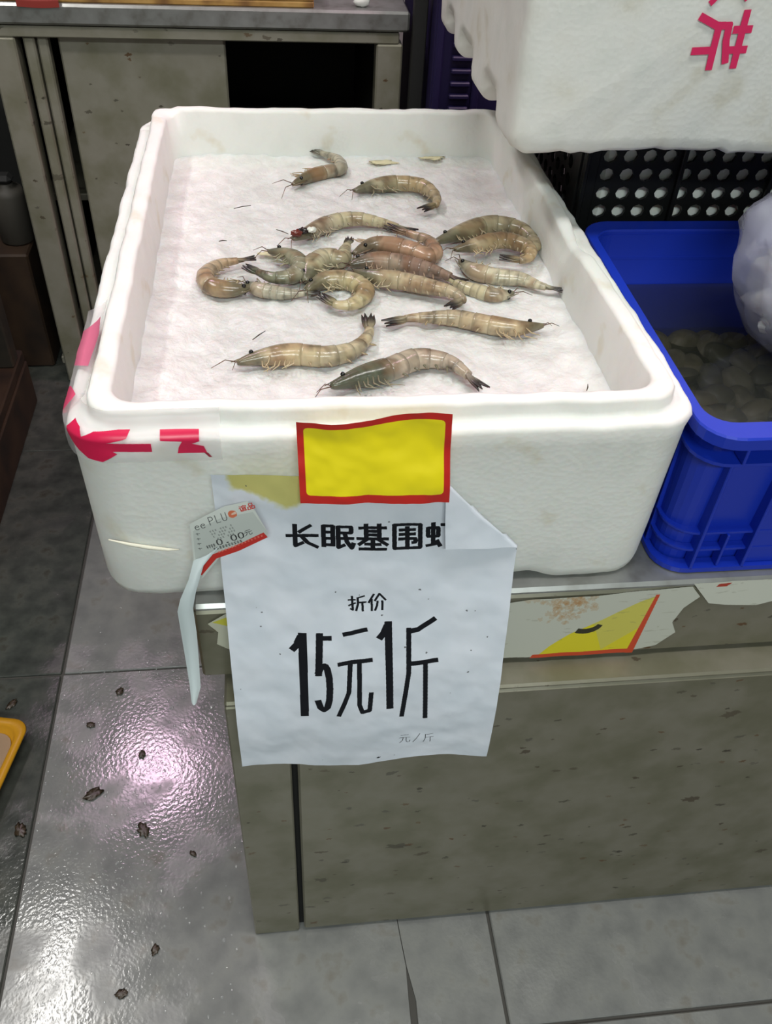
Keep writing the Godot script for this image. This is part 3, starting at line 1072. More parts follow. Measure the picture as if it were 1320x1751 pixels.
# ---------------------------------------------------------------- black basket and the foam box on top of it
func perforated(w: float, h: float, th: float, px_: float, py_: float, margin: float) -> ArrayMesh:
	# a panel in the xy plane from (0,0) to (w,h) with rows of rounded holes
	var mb := MB.new()
	var nx := int((w - 2 * margin) / px_)
	var ny := int((h - 2 * margin) / py_)
	var mx := (w - nx * px_) * 0.5
	var my := (h - ny * py_) * 0.5
	for f in [[0, 0, w, my], [0, h - my, w, h], [0, my, mx, h - my], [w - mx, my, w, h - my]]:
		bevel_box(mb, Vector3((f[0] + f[2]) * 0.5, (f[1] + f[3]) * 0.5, 0), Vector3(f[2] - f[0], f[3] - f[1], th), 0.0004)
	for j in ny:
		for i in nx:
			var c := Vector3(mx + (i + 0.5) * px_, my + (j + 0.5) * py_, 0)
			var o := []
			var q := []
			for k in 8:
				var a := TAU * k / 8.0
				var d := Vector3(cos(a), sin(a), 0)
				var e := d / maxf(absf(d.x), absf(d.y))
				o.append(c + e * Vector3(px_ * 0.5, py_ * 0.5, 0))
				q.append(c + d * Vector3(px_ * 0.36, py_ * 0.37, 0))
			for k in 8:
				var l := (k + 1) % 8
				var z := Vector3(0, 0, th * 0.5)
				mb.quad(o[k] + z, q[k] + z, q[l] + z, o[l] + z)
				mb.quad(o[k] - z, o[l] - z, q[l] - z, q[k] - z)
				mb.quad(q[k] + z, q[k] - z, q[l] - z, q[l] + z)
	return mb.mesh(false)


func make_basket_and_upper_box() -> void:
	var t := thing("black_basket", "black perforated plastic basket standing behind the blue crate", "basket", Vector3(0.4, 0, 0))
	var front := perforated(0.42, 0.236, 0.004, 0.0215, 0.0195, 0.012)
	var side := perforated(0.19, 0.236, 0.004, 0.0215, 0.0195, 0.012)
	part("front_wall", front, M.black_plastic, t, Vector3(0, 0.006, -0.402))
	part("back_wall", front, M.black_plastic, t, Vector3(0, 0.006, -0.60))
	for x in [0.0, 0.42]:
		var s := part("side_wall", side, M.black_plastic, t, Vector3(x, 0.006, -0.406))
		s.rotation.y = PI / 2
	part("bottom", span(Vector3(0.0, 0.0, -0.602), Vector3(0.42, 0.0055, -0.4), 0.002), M.black_plastic, t)
	part("rim", span(Vector3(-0.008, 0.2425, -0.41), Vector3(0.428, 0.2485, -0.392), 0.003), M.black_plastic, t)
	part("rim", span(Vector3(-0.008, 0.2425, -0.61), Vector3(0.428, 0.2485, -0.592), 0.003), M.black_plastic, t)
	part("rim", span(Vector3(-0.008, 0.2425, -0.591), Vector3(0.006, 0.2485, -0.411), 0.003), M.black_plastic, t)
	part("rim", span(Vector3(0.414, 0.2425, -0.591), Vector3(0.428, 0.2485, -0.411), 0.003), M.black_plastic, t)
	for i in 5:
		part("upright", span(Vector3(0.0 + i * 0.1035, 0.006, -0.3995), Vector3(0.005 + i * 0.1035, 0.242, -0.394), 0.001), M.black_plastic, t)
	var sl := part("foam_slab", span(Vector3(0.425, 0.008, -0.47), Vector3(0.79, 0.225, -0.41), 0.004), M.foam, self)
	tag(sl, "white foam slab seen through the holes of the black basket", "slab")

	# old foam box lying on the basket, its bottom towards the shopper
	var b := thing("foam_box", "large old foam box with red lettering overhanging the blue crate", "box")
	var x0 := 0.292
	var x1 := 0.83
	var y0 := 0.2495
	var y1 := 0.62
	var along := []
	for k in 40:
		along.append([0.0, -0.315 - k * 0.0101, 0.013])
	# rings run from the front face back to the lip; each is a rounded rectangle in the xy plane
	var prof := [[0.016, -0.2985, 0.012], [0.006, -0.3, 0.016], [0.0015, -0.305, 0.016]] + along + [[0.006, -0.713, 0.03], [0.012, -0.714, 0.026], [0.013, -0.726, 0.025], [0.016, -0.729, 0.024], [0.026, -0.729, 0.02], [0.028, -0.72, 0.02], [0.03, -0.36, 0.02]]
	var rings := []
	for q in prof:
		var i: float = q[0]
		var R := rrect(x0 + i, x1 - i, y0 + i, y1 - i, q[2], q[1], 6, 50, 34)
		for k in R.size():
			var p := Vector3(R[k].x, R[k].z, R[k].y)
			var d := Vector3(wob.get_noise_3d(p.x * 900, p.y * 900, p.z * 900), wob.get_noise_3d(p.z * 900, p.x * 900 + 50, p.y * 900), wob.get_noise_3d(p.y * 900 + 90, p.z * 900, p.x * 900))
			p += d * 0.0016
			# crumbled lower edge, bitten away in three places on the left
			if p.y < y0 + 0.03 and p.x < x0 + 0.06 and i < 0.012:
				var g := 0.02 * exp(-pow((p.z + 0.41) / 0.026, 4.0)) + 0.024 * exp(-pow((p.z + 0.545) / 0.03, 4.0)) + 0.018 * exp(-pow((p.z + 0.645) / 0.022, 4.0))
				p += Vector3(g * 0.9, g, 0) * (1.0 - smoothstep(x0 + 0.02, x0 + 0.06, p.x))
			if p.y < y0 + 0.02 and p.z > -0.33:
				p.y += 0.005 * absf(wob.get_noise_2d(p.x * 900, 3.0)) + 0.004 * maxf(0.0, wob.get_noise_2d(p.x * 2600, 9.0)) + 0.004 * smoothstep(0.02, 0.06, p.x - 0.36) * (1.0 - smoothstep(0.46, 0.5, p.x))
			R[k] = p
		rings.append(R)
	var mb := MB.new()
	loft(mb, rings)
	mb.orient_closed()
	part("shell", mb.mesh(), M.foam_old, b)
	# red lettering, turned a quarter clockwise
	var im := Image.create_empty(256, 512, false, Image.FORMAT_RGBA8)
	var red := C(214, 34, 92)
	im.fill(Color(red.r, red.g, red.b, 0.0))
	# picture: x to the right on the face, y down; the top of each character points right
	var turned := func(xa: float, ya: float, xb: float, yb: float) -> Array:
		return [Vector2(xb, ya), Vector2(xb, yb), Vector2(xa, yb), Vector2(xa, ya)]
	glyph(im, GLYPH["shui"], turned.call(20, 40, 236, 246), 11.0, red)
	glyph(im, GLYPH["qin"], turned.call(16, 268, 240, 490), 13.0, red)
	var m := mat("red_ink", Color.WHITE, 0.6)
	m.albedo_texture = ImageTexture.create_from_image(im)
	m.transparency = BaseMaterial3D.TRANSPARENCY_ALPHA_SCISSOR
	m.alpha_scissor_threshold = 0.5
	m.texture_repeat = false
	var pr := part("lettering", sheet(10, 16, func(u, v): return Vector3(0.4315 + u * 0.0535 + 0.004 * v, 0.4275 - v * 0.107 + 0.003 * u, -0.2968), Vector3.BACK), m, b)
	pr.set_meta("label", "red printed characters turned on their side")


# ---------------------------------------------------------------- things at the left; dark materials stand in for shade there
func make_left_side() -> void:
	var p := thing("wooden_platform", "low dark brown wooden platform on the floor at the left edge", "platform", Vector3(-0.448, FLOOR, -0.62))
	for i in 4:
		part("plank", span(Vector3(-0.1 - i * 0.105, 0.105, -0.52), Vector3(-i * 0.105 - 0.003, 0.13, 0.0), 0.003), M.wood, p)
	part("side_board", span(Vector3(-0.02, 0.0, -0.52), Vector3(0.0, 0.1045, 0.0), 0.003), M.wood, p)
	part("side_board", span(Vector3(-0.415, 0.0, -0.52), Vector3(-0.395, 0.1045, 0.0), 0.003), M.wood, p)
	var t := thing("side_table", "rusty steel table standing on the wooden platform at left", "table", Vector3(-0.45, FLOOR + 0.1305, -0.64))
	part("table_top", span(Vector3(-0.41, 0.55, -0.49), Vector3(0.03, 0.58, 0.0), 0.004), M.rusty, t)  # unseen top, made large to shade what stands below
	for x in [-0.037, -0.4]:
		for z in [-0.45, -0.03]:
			part("leg", span(Vector3(x, 0.0, z - 0.02), Vector3(x + 0.034, 0.5495, z + 0.02), 0.003), M.rusty, t)
	var b := thing("white_canister", "small pale canister coloured dark for the shade left of the counter", "canister", Vector3(-0.462, -0.335, -1.34))
	var rings := []
	for q in [[0.03, 0.0], [0.034, 0.004], [0.034, 0.1], [0.03, 0.112], [0.016, 0.116], [0.016, 0.122]]:
		var R := PackedVector3Array()
		for i in 24:
			R.append(Vector3(cos(TAU * i / 24) * q[0], q[1], sin(TAU * i / 24) * q[0]))
		rings.append(R)
	var mb := MB.new()
	loft(mb, rings)
	mb.orient_closed()
	part("body", mb.mesh(), M.darkened_plastic, b)
	part("cap", span(Vector3(-0.018, 0.1225, -0.018), Vector3(0.018, 0.14, 0.018), 0.008), M.near_black, b)
	tag(part("canister_stand", span(Vector3(-0.56, FLOOR, -1.42), Vector3(-0.432, -0.3355, -1.27), 0.004), M.wood, self), "narrow brown wooden stand under the pale canister", "stand")
	mb = MB.new()
	blob(mb, Vector3(-0.53, FLOOR + 0.131 + 0.05, -0.98), Vector3(0.045, 0.05, 0.05), 20, 14, 0.35)
	mb.orient_closed()
	tag(part("purple_bag", mb.mesh(), M.purple, self), "crumpled purple plastic bag lying on the wooden platform", "bag")

	var dc := thing("added_dark_cupboard", "tall added dark block standing in for deep shade left of the steel counter", "cupboard", Vector3(-0.47, FLOOR, -1.5))  # added cupboard, put here only to make this corner black
	part("body", span(Vector3(-1.2, 0.05, -0.5), Vector3(0.04, 1.3, -0.02), 0.004), M.near_black, dc)
	part("door", span(Vector3(-0.58, 0.07, -0.0195), Vector3(0.03, 1.28, 0.0), 0.004), M.near_black, dc)
	part("door", span(Vector3(-1.19, 0.07, -0.0195), Vector3(-0.59, 1.28, 0.0), 0.004), M.near_black, dc)
	part("plinth", span(Vector3(-1.18, 0.0, -0.48), Vector3(0.02, 0.0495, -0.05), 0.003), M.dark, dc)

	# shallow tray on the wet floor
	var y := thing("floor_tray", "yellow rimmed shallow tray lying on the wet floor", "tray", Vector3(-0.308, FLOOR, -0.3), -0.2)
	mb = MB.new()
	var ring := func(i: float, h: float) -> PackedVector3Array:
		return rrect(-0.34 + i, -i, i, 0.3 - i, 0.022, h, 6)
	loft(mb, [ring.call(0.012, 0.0), ring.call(0.002, 0.022), ring.call(0.0, 0.026), ring.call(0.001, 0.029), ring.call(0.01, 0.029), ring.call(0.013, 0.026), ring.call(0.018, 0.012)])
	mb.orient_closed()
	part("rim", mb.mesh(), M.tray_yellow, y)
	mb = MB.new()
	loft(mb, [ring.call(0.0195, 0.0122), ring.call(0.0185, 0.0145)])
	mb.orient_closed()
	part("liner", mb.mesh(false), M.tray_inside, y)


# ---------------------------------------------------------------- shrimp
func spline(p: PackedVector3Array, n: int) -> PackedVector3Array:
	var c := Curve3D.new()
	c.bake_interval = 0.001
	for i in p.size():
		var tg := (p[mini(i + 1, p.size() - 1)] - p[maxi(i - 1, 0)]) / 6.0
		c.add_point(p[i], -tg, tg)
	var L := c.get_baked_length()
	var o := PackedVector3Array()
	for i in n + 1:
		o.append(c.sample_baked(L * i / n, true))
	return o


func lin(c: Color) -> Color:
	return c.srgb_to_linear()


func shrimp(label: String, pts: Array, r: float, lift: float, front_c: Color, rear_c: Color, flip := 0, antennae := []) -> Node3D:
	var raw := PackedVector3Array()
	for i in range(0, pts.size(), 2):
		raw.append(Vector3(pts[i], 0.1305 + r * 0.62 + lift, pts[i + 1]))
	var N := 72
	var P := spline(raw, N)
	var mid := P[N / 2]
	var o := thing("shrimp", label, "shrimp", Vector3(mid.x, 0.1305 + lift, mid.z), 0.0, "shrimp on the ice")
	for i in P.size():
		P[i] -= o.position
	var turn := 0.0
	for i in range(1, N):
		turn += (P[i] - P[i - 1]).normalized().cross((P[i + 1] - P[i]).normalized()).y
	var side := 1.0 if turn > 0.0 else -1.0
	if flip != 0:
		side = flip
	var T := []
	var D := []
	for i in N + 1:
		var t := (P[mini(i + 1, N)] - P[maxi(i - 1, 0)]).normalized()
		T.append(t)
		D.append(t.cross(Vector3.UP).normalized() * side)   # towards the back of the animal
	var tail := int(N * 0.86)
	var R := func(i: int) -> float:
		var t := float(i) / tail
		if t < 0.1:
			return r * lerpf(0.2, 0.58, pow(t / 0.1, 0.7))
		if t < 0.34:
			return r * lerpf(0.58, 1.0, sin((t - 0.1) / 0.24 * PI * 0.5))
		if t < 0.6:
			return r * lerpf(1.0, 0.9, (t - 0.34) / 0.26)
		return r * lerpf(0.9, 0.36, pow((t - 0.6) / 0.4, 1.15))
	var cut := [0, int(tail * 0.4)]
	for k in range(1, 7):
		cut.append(int(tail * (0.4 + 0.1 * k)))
	cut[cut.size() - 1] = tail
	var sides := 14
	var shells := []
	for s in cut.size() - 1:
		var mb := MB.new()
		mb.has_col = true
		var a: int = cut[s]
		var b: int = mini(cut[s + 1] + (1 if s > 0 else 0), tail)
		var rings := []
		var cols := []
		for i in range(a, b + 1):
			var e := float(i - a) / maxi(1, b - a)
			var flare := 1.0 + (0.07 * e - 0.02 if s > 0 else 0.03 * smoothstep(0.8, 1.0, e))
			var ring := PackedVector3Array()
			var cc := PackedColorArray()
			for k in sides:
				var an := TAU * k / sides
				var cx := cos(an)
				var belly := 0.8 if cx < 0.0 else 1.0
				var rr: float = R.call(i) * flare
				var q: Vector3 = P[i] + D[i] * cx * rr * belly * 1.02 + Vector3.UP * sin(an) * rr * 0.8
				ring.append(q)
				var w := q + o.position
				var base := front_c.lerp(rear_c, smoothstep(0.3, 0.5, float(i) / tail))
				var n1 := wob.get_noise_3d(w.x * 2600, w.y * 2600, w.z * 2600)
				var n2 := wob.get_noise_3d(w.x * 900 + 40, w.y * 900, w.z * 900)
				base = base.darkened(clampf(0.06 + 0.35 * wob.get_noise_3d(w.x * 7000, w.y * 7000, w.z * 7000) + 0.4 * n1 + 0.3 * n2, 0.0, 0.45))
				var n3 := wob.get_noise_3d(w.x * 1500 + 9, w.y * 1500, w.z * 1500 + 70)
				base = base.lerp(C(206, 192, 168), clampf(n2 * 1.1 + n3 * 0.6, 0.0, 0.4))
				base = base.lerp(C(118, 84, 62), clampf(-n3 * 1.6 - 0.08, 0.0, 0.4))
				if s == 0 and cx > -0.3 and float(i) / tail > 0.2:
					base = base.lerp(C(112, 80, 56), clampf(0.25 + n3 * 1.5, 0.0, 0.5))
				if s > 0 and e > 0.78:
					base = base.darkened(0.1)
				elif s > 0 and e < 0.3:
					base = base.lightened(0.04)
				if s == 0:
					base = base.lerp(C(74, 74, 62), 0.6 * (1.0 - smoothstep(0.1, 0.24, float(i) / tail + 0.12 * n2)))
				cc.append(lin(base))
			rings.append(ring)
			cols.append(cc)
		for j in rings.size() - 1:
			for k in sides:
				var l := (k + 1) % sides
				mb.trix([rings[j][k], rings[j][l], rings[j + 1][l]], [], [cols[j][k], cols[j][l], cols[j + 1][l]])
				mb.trix([rings[j][k], rings[j + 1][l], rings[j + 1][k]], [], [cols[j][k], cols[j + 1][l], cols[j + 1][k]])
		for e in [0, rings.size() - 1]:
			var c := Vector3.ZERO
			for q in rings[e]:
				c += q / sides
			for k in sides:
				var l := (k + 1) % sides
				if e == 0:
					mb.trix([c, rings[e][l], rings[e][k]], [], [cols[e][0], cols[e][l], cols[e][k]])
				else:
					mb.trix([c, rings[e][k], rings[e][l]], [], [cols[e][0], cols[e][k], cols[e][l]])
		mb.orient_closed()
		shells.append(part("carapace" if s == 0 else "abdomen_segment", mb.mesh(), M.shrimp_shell, o))
	# tail fan: five blades, dark at the ends
	var mb := MB.new()
	mb.has_col = true
	var root := P[tail - 1]
	var tt: Vector3 = (P[N] - P[tail - 2]).normalized()
	var dd: Vector3 = tt.cross(Vector3.UP).normalized()
	var len := maxf(0.016, P[tail].distance_to(P[N]) * 1.05)
	for k in 5:
		var an := (k - 2) * 0.11
		var dir := tt * cos(an) + dd * sin(an) + Vector3(0, 0.06 * (k % 2), 0)
		var wd := dir.cross(Vector3.UP).normalized()
		var L := len * (1.0 if k != 2 else 0.82)
		var rings := []
		var cols := []
		for j in 8:
			var v := j / 7.0
			var hw := 0.0034 * sin(PI * pow(v * 0.9 + 0.08, 0.8)) * (1.0 if k != 2 else 0.7)
			var c := root + dir * L * v + Vector3(0, 0.001 * (k - 2) * (1 - v), 0)
			var ring := PackedVector3Array()
			for q in 6:
				var b := TAU * q / 6
				ring.append(c + wd * cos(b) * hw + Vector3.UP * sin(b) * 0.0009)
			rings.append(ring)
			cols.append(lin(rear_c.darkened(0.2).lerp(C(46, 42, 42), smoothstep(0.2, 0.75, v))))
		for j in 7:
			for q in 6:
				var l := (q + 1) % 6
				mb.trix([rings[j][q], rings[j][l], rings[j + 1][l]], [], [cols[j], cols[j], cols[j + 1]])
				mb.trix([rings[j][q], rings[j + 1][l], rings[j + 1][q]], [], [cols[j], cols[j + 1], cols[j + 1]])
	mb.orient_closed()
	part("tail_fan", mb.mesh(), M.shrimp_shell, o)
	# eyes, beak, legs, feelers
	var h := int(tail * 0.1)
	for u in [1.0, -0.6]:
		var eb := MB.new()
		blob(eb, P[h] + D[h] * R.call(h) * 0.55 + Vector3.UP * u * R.call(h) * 0.75, Vector3.ONE * 0.0021, 8, 6)
		eb.orient_closed()
		part("eye", eb.mesh(), M.eye, shells[0])
	var leg_c := lin(front_c.lerp(C(176, 160, 136), 0.4))
	part("beak", coloured(tube_points([P[h + 3] + D[h + 3] * R.call(h + 3) * 0.9, P[h] + D[h] * R.call(h) * 1.1, P[0] + D[0] * r * 0.3 - T[0] * 0.004], [0.0012, 0.001, 0.0003], 5), lin(front_c.darkened(0.35))), M.shrimp_shell, shells[0])
	for k in 8:
		var i := int(tail * (0.15 + 0.03 * k))
		var s: Vector3 = P[i] - D[i] * R.call(i) * 0.6 + Vector3(0, rng.randf_range(-0.1, 0.4) * r, 0)
		var fwd: Vector3 = -T[i] * rng.randf_range(-0.3, 0.9)
		var k1: Vector3 = s + (-D[i] + fwd * 0.5) * r * 0.65 + Vector3(0, -0.1 * r, 0)
		var k2: Vector3 = k1 + (-D[i] * 0.4 + T[i] * rng.randf_range(-0.9, 0.8)) * r * 1.3
		k2.y = maxf(k2.y, 0.001)
		part("walking_leg", coloured(tube_points([s, k1, k2], [0.0008, 0.0007, 0.0003], 5), leg_c), M.shrimp_shell, shells[0])
	for k in 5:
		var i := int(tail * (0.45 + 0.1 * k))
		var s: Vector3 = P[i] - D[i] * R.call(i) * 0.6
		var e: Vector3 = s - D[i] * r * 0.55 + T[i] * r * 0.35 - Vector3(0, 0.15 * r, 0)
		e.y = maxf(e.y, 0.001)
		part("swimmeret", coloured(tube_points([s, s.lerp(e, 0.6), e], [0.0008, 0.0011, 0.0004], 5), leg_c.darkened(0.25)), M.shrimp_shell, shells[mini(k + 1, 6)])
	if antennae.is_empty():
		antennae = [[-0.4, 0.02], [0.5, 0.016]]
	for an in antennae:
		var d: Vector3 = (-T[1]).rotated(Vector3.UP, an[0])
		var a0 := P[1]
		var L: float = an[1]
		part("antenna", coloured(tube_points([a0, a0 + d * L * 0.5 + Vector3(0, 0.002, 0), a0 + d.rotated(Vector3.UP, 0.15) * L - Vector3(0, P[1].y * 0.6, 0)], [0.00055, 0.00045, 0.00025], 5), lin(C(92, 74, 64))), M.shrimp_shell, shells[0])
	return o


func tube_points(pts: Array, rad: Array, sides: int) -> MB:
	var mb := MB.new()
	tube(mb, PackedVector3Array(pts), rad, sides)
	mb.orient_closed()
	return mb


func coloured(mb: MB, c: Color) -> ArrayMesh:
	mb.has_col = true
	for i in mb.v.size():
		mb.col.append(c)
	return mb.mesh()


func make_shrimp() -> void:
	rng.seed = 99
	var tan_ := C(188, 168, 140)
	var grey := C(168, 162, 146)
	var green := C(132, 134, 112)
	var rosy := C(176, 146, 124)
	var pale := C(204, 194, 170)
	shrimp("bent greyish shrimp lying alone nearest the back wall", [0.101, -0.507, 0.121, -0.530, 0.143, -0.544, 0.158, -0.553, 0.157, -0.579, 0.141, -0.597, 0.123, -0.617], 0.0098, 0.0, C(162, 138, 108), grey, 0, [[0.1, 0.034], [-1.4, 0.026]])
	shrimp("hook shaped grey shrimp lying alone second from the back", [0.170, -0.487, 0.194, -0.501, 0.222, -0.508, 0.248, -0.501, 0.260, -0.473, 0.255, -0.446, 0.237, -0.438], 0.0112, 0.0, C(150, 142, 116), C(180, 156, 122))
	var torn := shrimp("arched pale grey shrimp with a dark red head and white patch", [0.097, -0.371, 0.116, -0.387, 0.141, -0.409, 0.167, -0.417, 0.194, -0.407, 0.215, -0.394, 0.229, -0.386], 0.0105, 0.0, C(164, 150, 132), C(190, 178, 148))
	for q in [[0.101, 0.142, -0.374, 0.006, C(104, 48, 40)], [0.109, 0.143, -0.378, 0.005, C(44, 34, 34)], [0.1165, 0.1435, -0.378, 0.0048, C(232, 228, 222)]]:
		var hb := MB.new()
		blob(hb, Vector3(q[0], q[1], q[2]) - torn.position, Vector3(q[3], q[3] * 0.6, q[3] * 0.75), 12, 8, 0.6)
		hb.orient_closed()
		part("head_flesh", coloured(hb, lin(q[4])), M.shrimp_shell, torn)
	shrimp("reddish brown doubled over shrimp on top of the middle heap", [0.156, -0.330, 0.179, -0.350, 0.208, -0.342, 0.234, -0.324, 0.236, -0.354, 0.218, -0.373, 0.194, -0.392], 0.0112, 0.004, rosy, C(178, 142, 118))
	shrimp("purplish brown shrimp lying straight across the middle heap", [0.151, -0.313, 0.176, -0.319, 0.204, -0.312, 0.226, -0.302, 0.241, -0.292, 0.263, -0.276], 0.0125, 0.0, C(156, 128, 112), C(140, 114, 102))
	shrimp("arched olive shrimp at the top of the right heap, tail raised", [0.243, -0.356, 0.275, -0.377, 0.310, -0.396, 0.336, -0.385, 0.346, -0.358, 0.346, -0.342, 0.360, -0.382], 0.0122, 0.002, C(164, 152, 122), C(162, 148, 118))
	shrimp("curled tan shrimp in the middle of the right heap", [0.259, -0.333, 0.284, -0.343, 0.314, -0.353, 0.335, -0.337, 0.331, -0.315, 0.317, -0.310, 0.301, -0.318], 0.0108, 0.006, C(180, 158, 124), C(174, 150, 116))
	shrimp("pale translucent shrimp pointing its dark tail at the right wall", [0.263, -0.323, 0.274, -0.301, 0.294, -0.289, 0.317, -0.284, 0.334, -0.270, 0.355, -0.260], 0.0105, 0.0, pale, pale)
	shrimp("small pale shrimp below the right heap with a dark tail pointing left", [0.305, -0.259, 0.287, -0.255, 0.272, -0.262, 0.257, -0.274, 0.241, -0.297], 0.0088, 0.0, pale, C(194, 182, 148))
	shrimp("tan shrimp with a bluish head and tail tucked under", [0.154, -0.294, 0.175, -0.282, 0.200, -0.273, 0.221, -0.263, 0.243, -0.252, 0.250, -0.236, 0.233, -0.224], 0.0108, 0.004, C(182, 168, 140), tan_)
	shrimp("long straight tan shrimp with its grey head at the right", [0.319, -0.197, 0.291, -0.194, 0.266, -0.201, 0.240, -0.212, 0.214, -0.214, 0.195, -0.213, 0.172, -0.205], 0.0105, 0.0, C(190, 164, 128), tan_, 1, [[0.0, 0.02], [0.2, 0.014]])
	shrimp("curled brown shrimp at the left end of the heap", [0.057, -0.276, 0.040, -0.270, 0.019, -0.277, 0.013, -0.297, 0.024, -0.318, 0.041, -0.326, 0.060, -0.332], 0.0102, 0.0, C(172, 154, 124), C(178, 150, 122))
	shrimp("dark grey green curled shrimp second from the left", [0.072, -0.339, 0.090, -0.331, 0.102, -0.311, 0.096, -0.291, 0.078, -0.286, 0.063, -0.296, 0.048, -0.310], 0.0105, 0.003, green, C(128, 128, 108))
	shrimp("short silvery shrimp with a black tail below the dark green one", [0.050, -0.284, 0.062, -0.272, 0.080, -0.265, 0.096, -0.263, 0.116, -0.264], 0.0085, 0.0, C(190, 180, 162), C(172, 166, 150))
	shrimp("yellowish grey shrimp in the heap with its tail standing up", [0.107, -0.281, 0.113, -0.307, 0.128, -0.326, 0.144, -0.324, 0.150, -0.345, 0.156, -0.371], 0.0128, 0.0, C(180, 172, 142), C(178, 168, 138))
	shrimp("round yellowish curled shrimp at the front of the middle heap", [0.107, -0.264, 0.125, -0.283, 0.148, -0.281, 0.161, -0.262, 0.150, -0.241, 0.133, -0.239, 0.119, -0.257], 0.0115, 0.0, C(178, 164, 132), C(192, 176, 138))
	shrimp("plump yellowish tan shrimp lying alone at the front left", [0.044, -0.146, 0.063, -0.153, 0.090, -0.157, 0.120, -0.153, 0.144, -0.163, 0.159, -0.189, 0.160, -0.221], 0.0115, 0.0, C(196, 174, 140), C(194, 178, 146), -1, [[-0.5, 0.024], [0.1, 0.008]])
	shrimp("dark headed arched shrimp nearest the front rim", [0.120, -0.108, 0.142, -0.119, 0.170, -0.130, 0.196, -0.145, 0.221, -0.140, 0.235, -0.120, 0.246, -0.098], 0.0125, 0.0, C(96, 102, 86), C(178, 162, 146), 0, [[0.1, 0.026], [-0.5, 0.014]])


# ---------------------------------------------------------------- price sign and yellow tag
const SW := 0.236
const SH := 0.338


func sign_point(u: float, v: float) -> Vector3:
	# flat paper place in metres: right, down; the top right corner is turned over along a slanting fold
	var p := Vector2(u * SW, v * SH)
	var a := Vector2(0.1665, -0.003)
	var d := (Vector2(0.2355, 0.066) - a).normalized()
	var n := Vector2(d.y, -d.x)
	var over := (p - a).dot(n)
	var flap := 0.0
	if over > 0.0:
		flap = over
		p -= n * over * 1.86
	var uu := p.x / SW
	var vv := p.y / SH
	var top := Vector3(0.028, 0.1435, 0.0).lerp(Vector3(0.2625, 0.1225, 0.0), uu)
	var low := Vector3(0.0298, -0.183, 0.0).lerp(Vector3(0.2625, -0.192, 0.0), uu)
	var q := top.lerp(low, vv)
	q.y += 0.006 * sin(uu * 9.0 + 1.0) * smoothstep(0.85, 1.0, vv)
	q.y += (0.006 * sin(uu * PI * 0.9)) * (1.0 - smoothstep(0.0, 0.12, vv))
	q.z = 0.002 + 0.037 * smoothstep(0.1, 0.85, vv) + 0.004 * sin(uu * PI) * (1.0 - vv)
	q.z += 0.0022 * wob.get_noise_2d(p.x * 420, p.y * 420) + 0.0007 * wob.get_noise_2d(p.x * 1500, p.y * 1500)
	if vv > 0.6:
		q.z += 0.006 * (1.0 - uu) * (vv - 0.6)
	if flap > 0.0:
		q.z += 0.0035 + 0.16 * flap - 0.9 * flap * flap
	return q


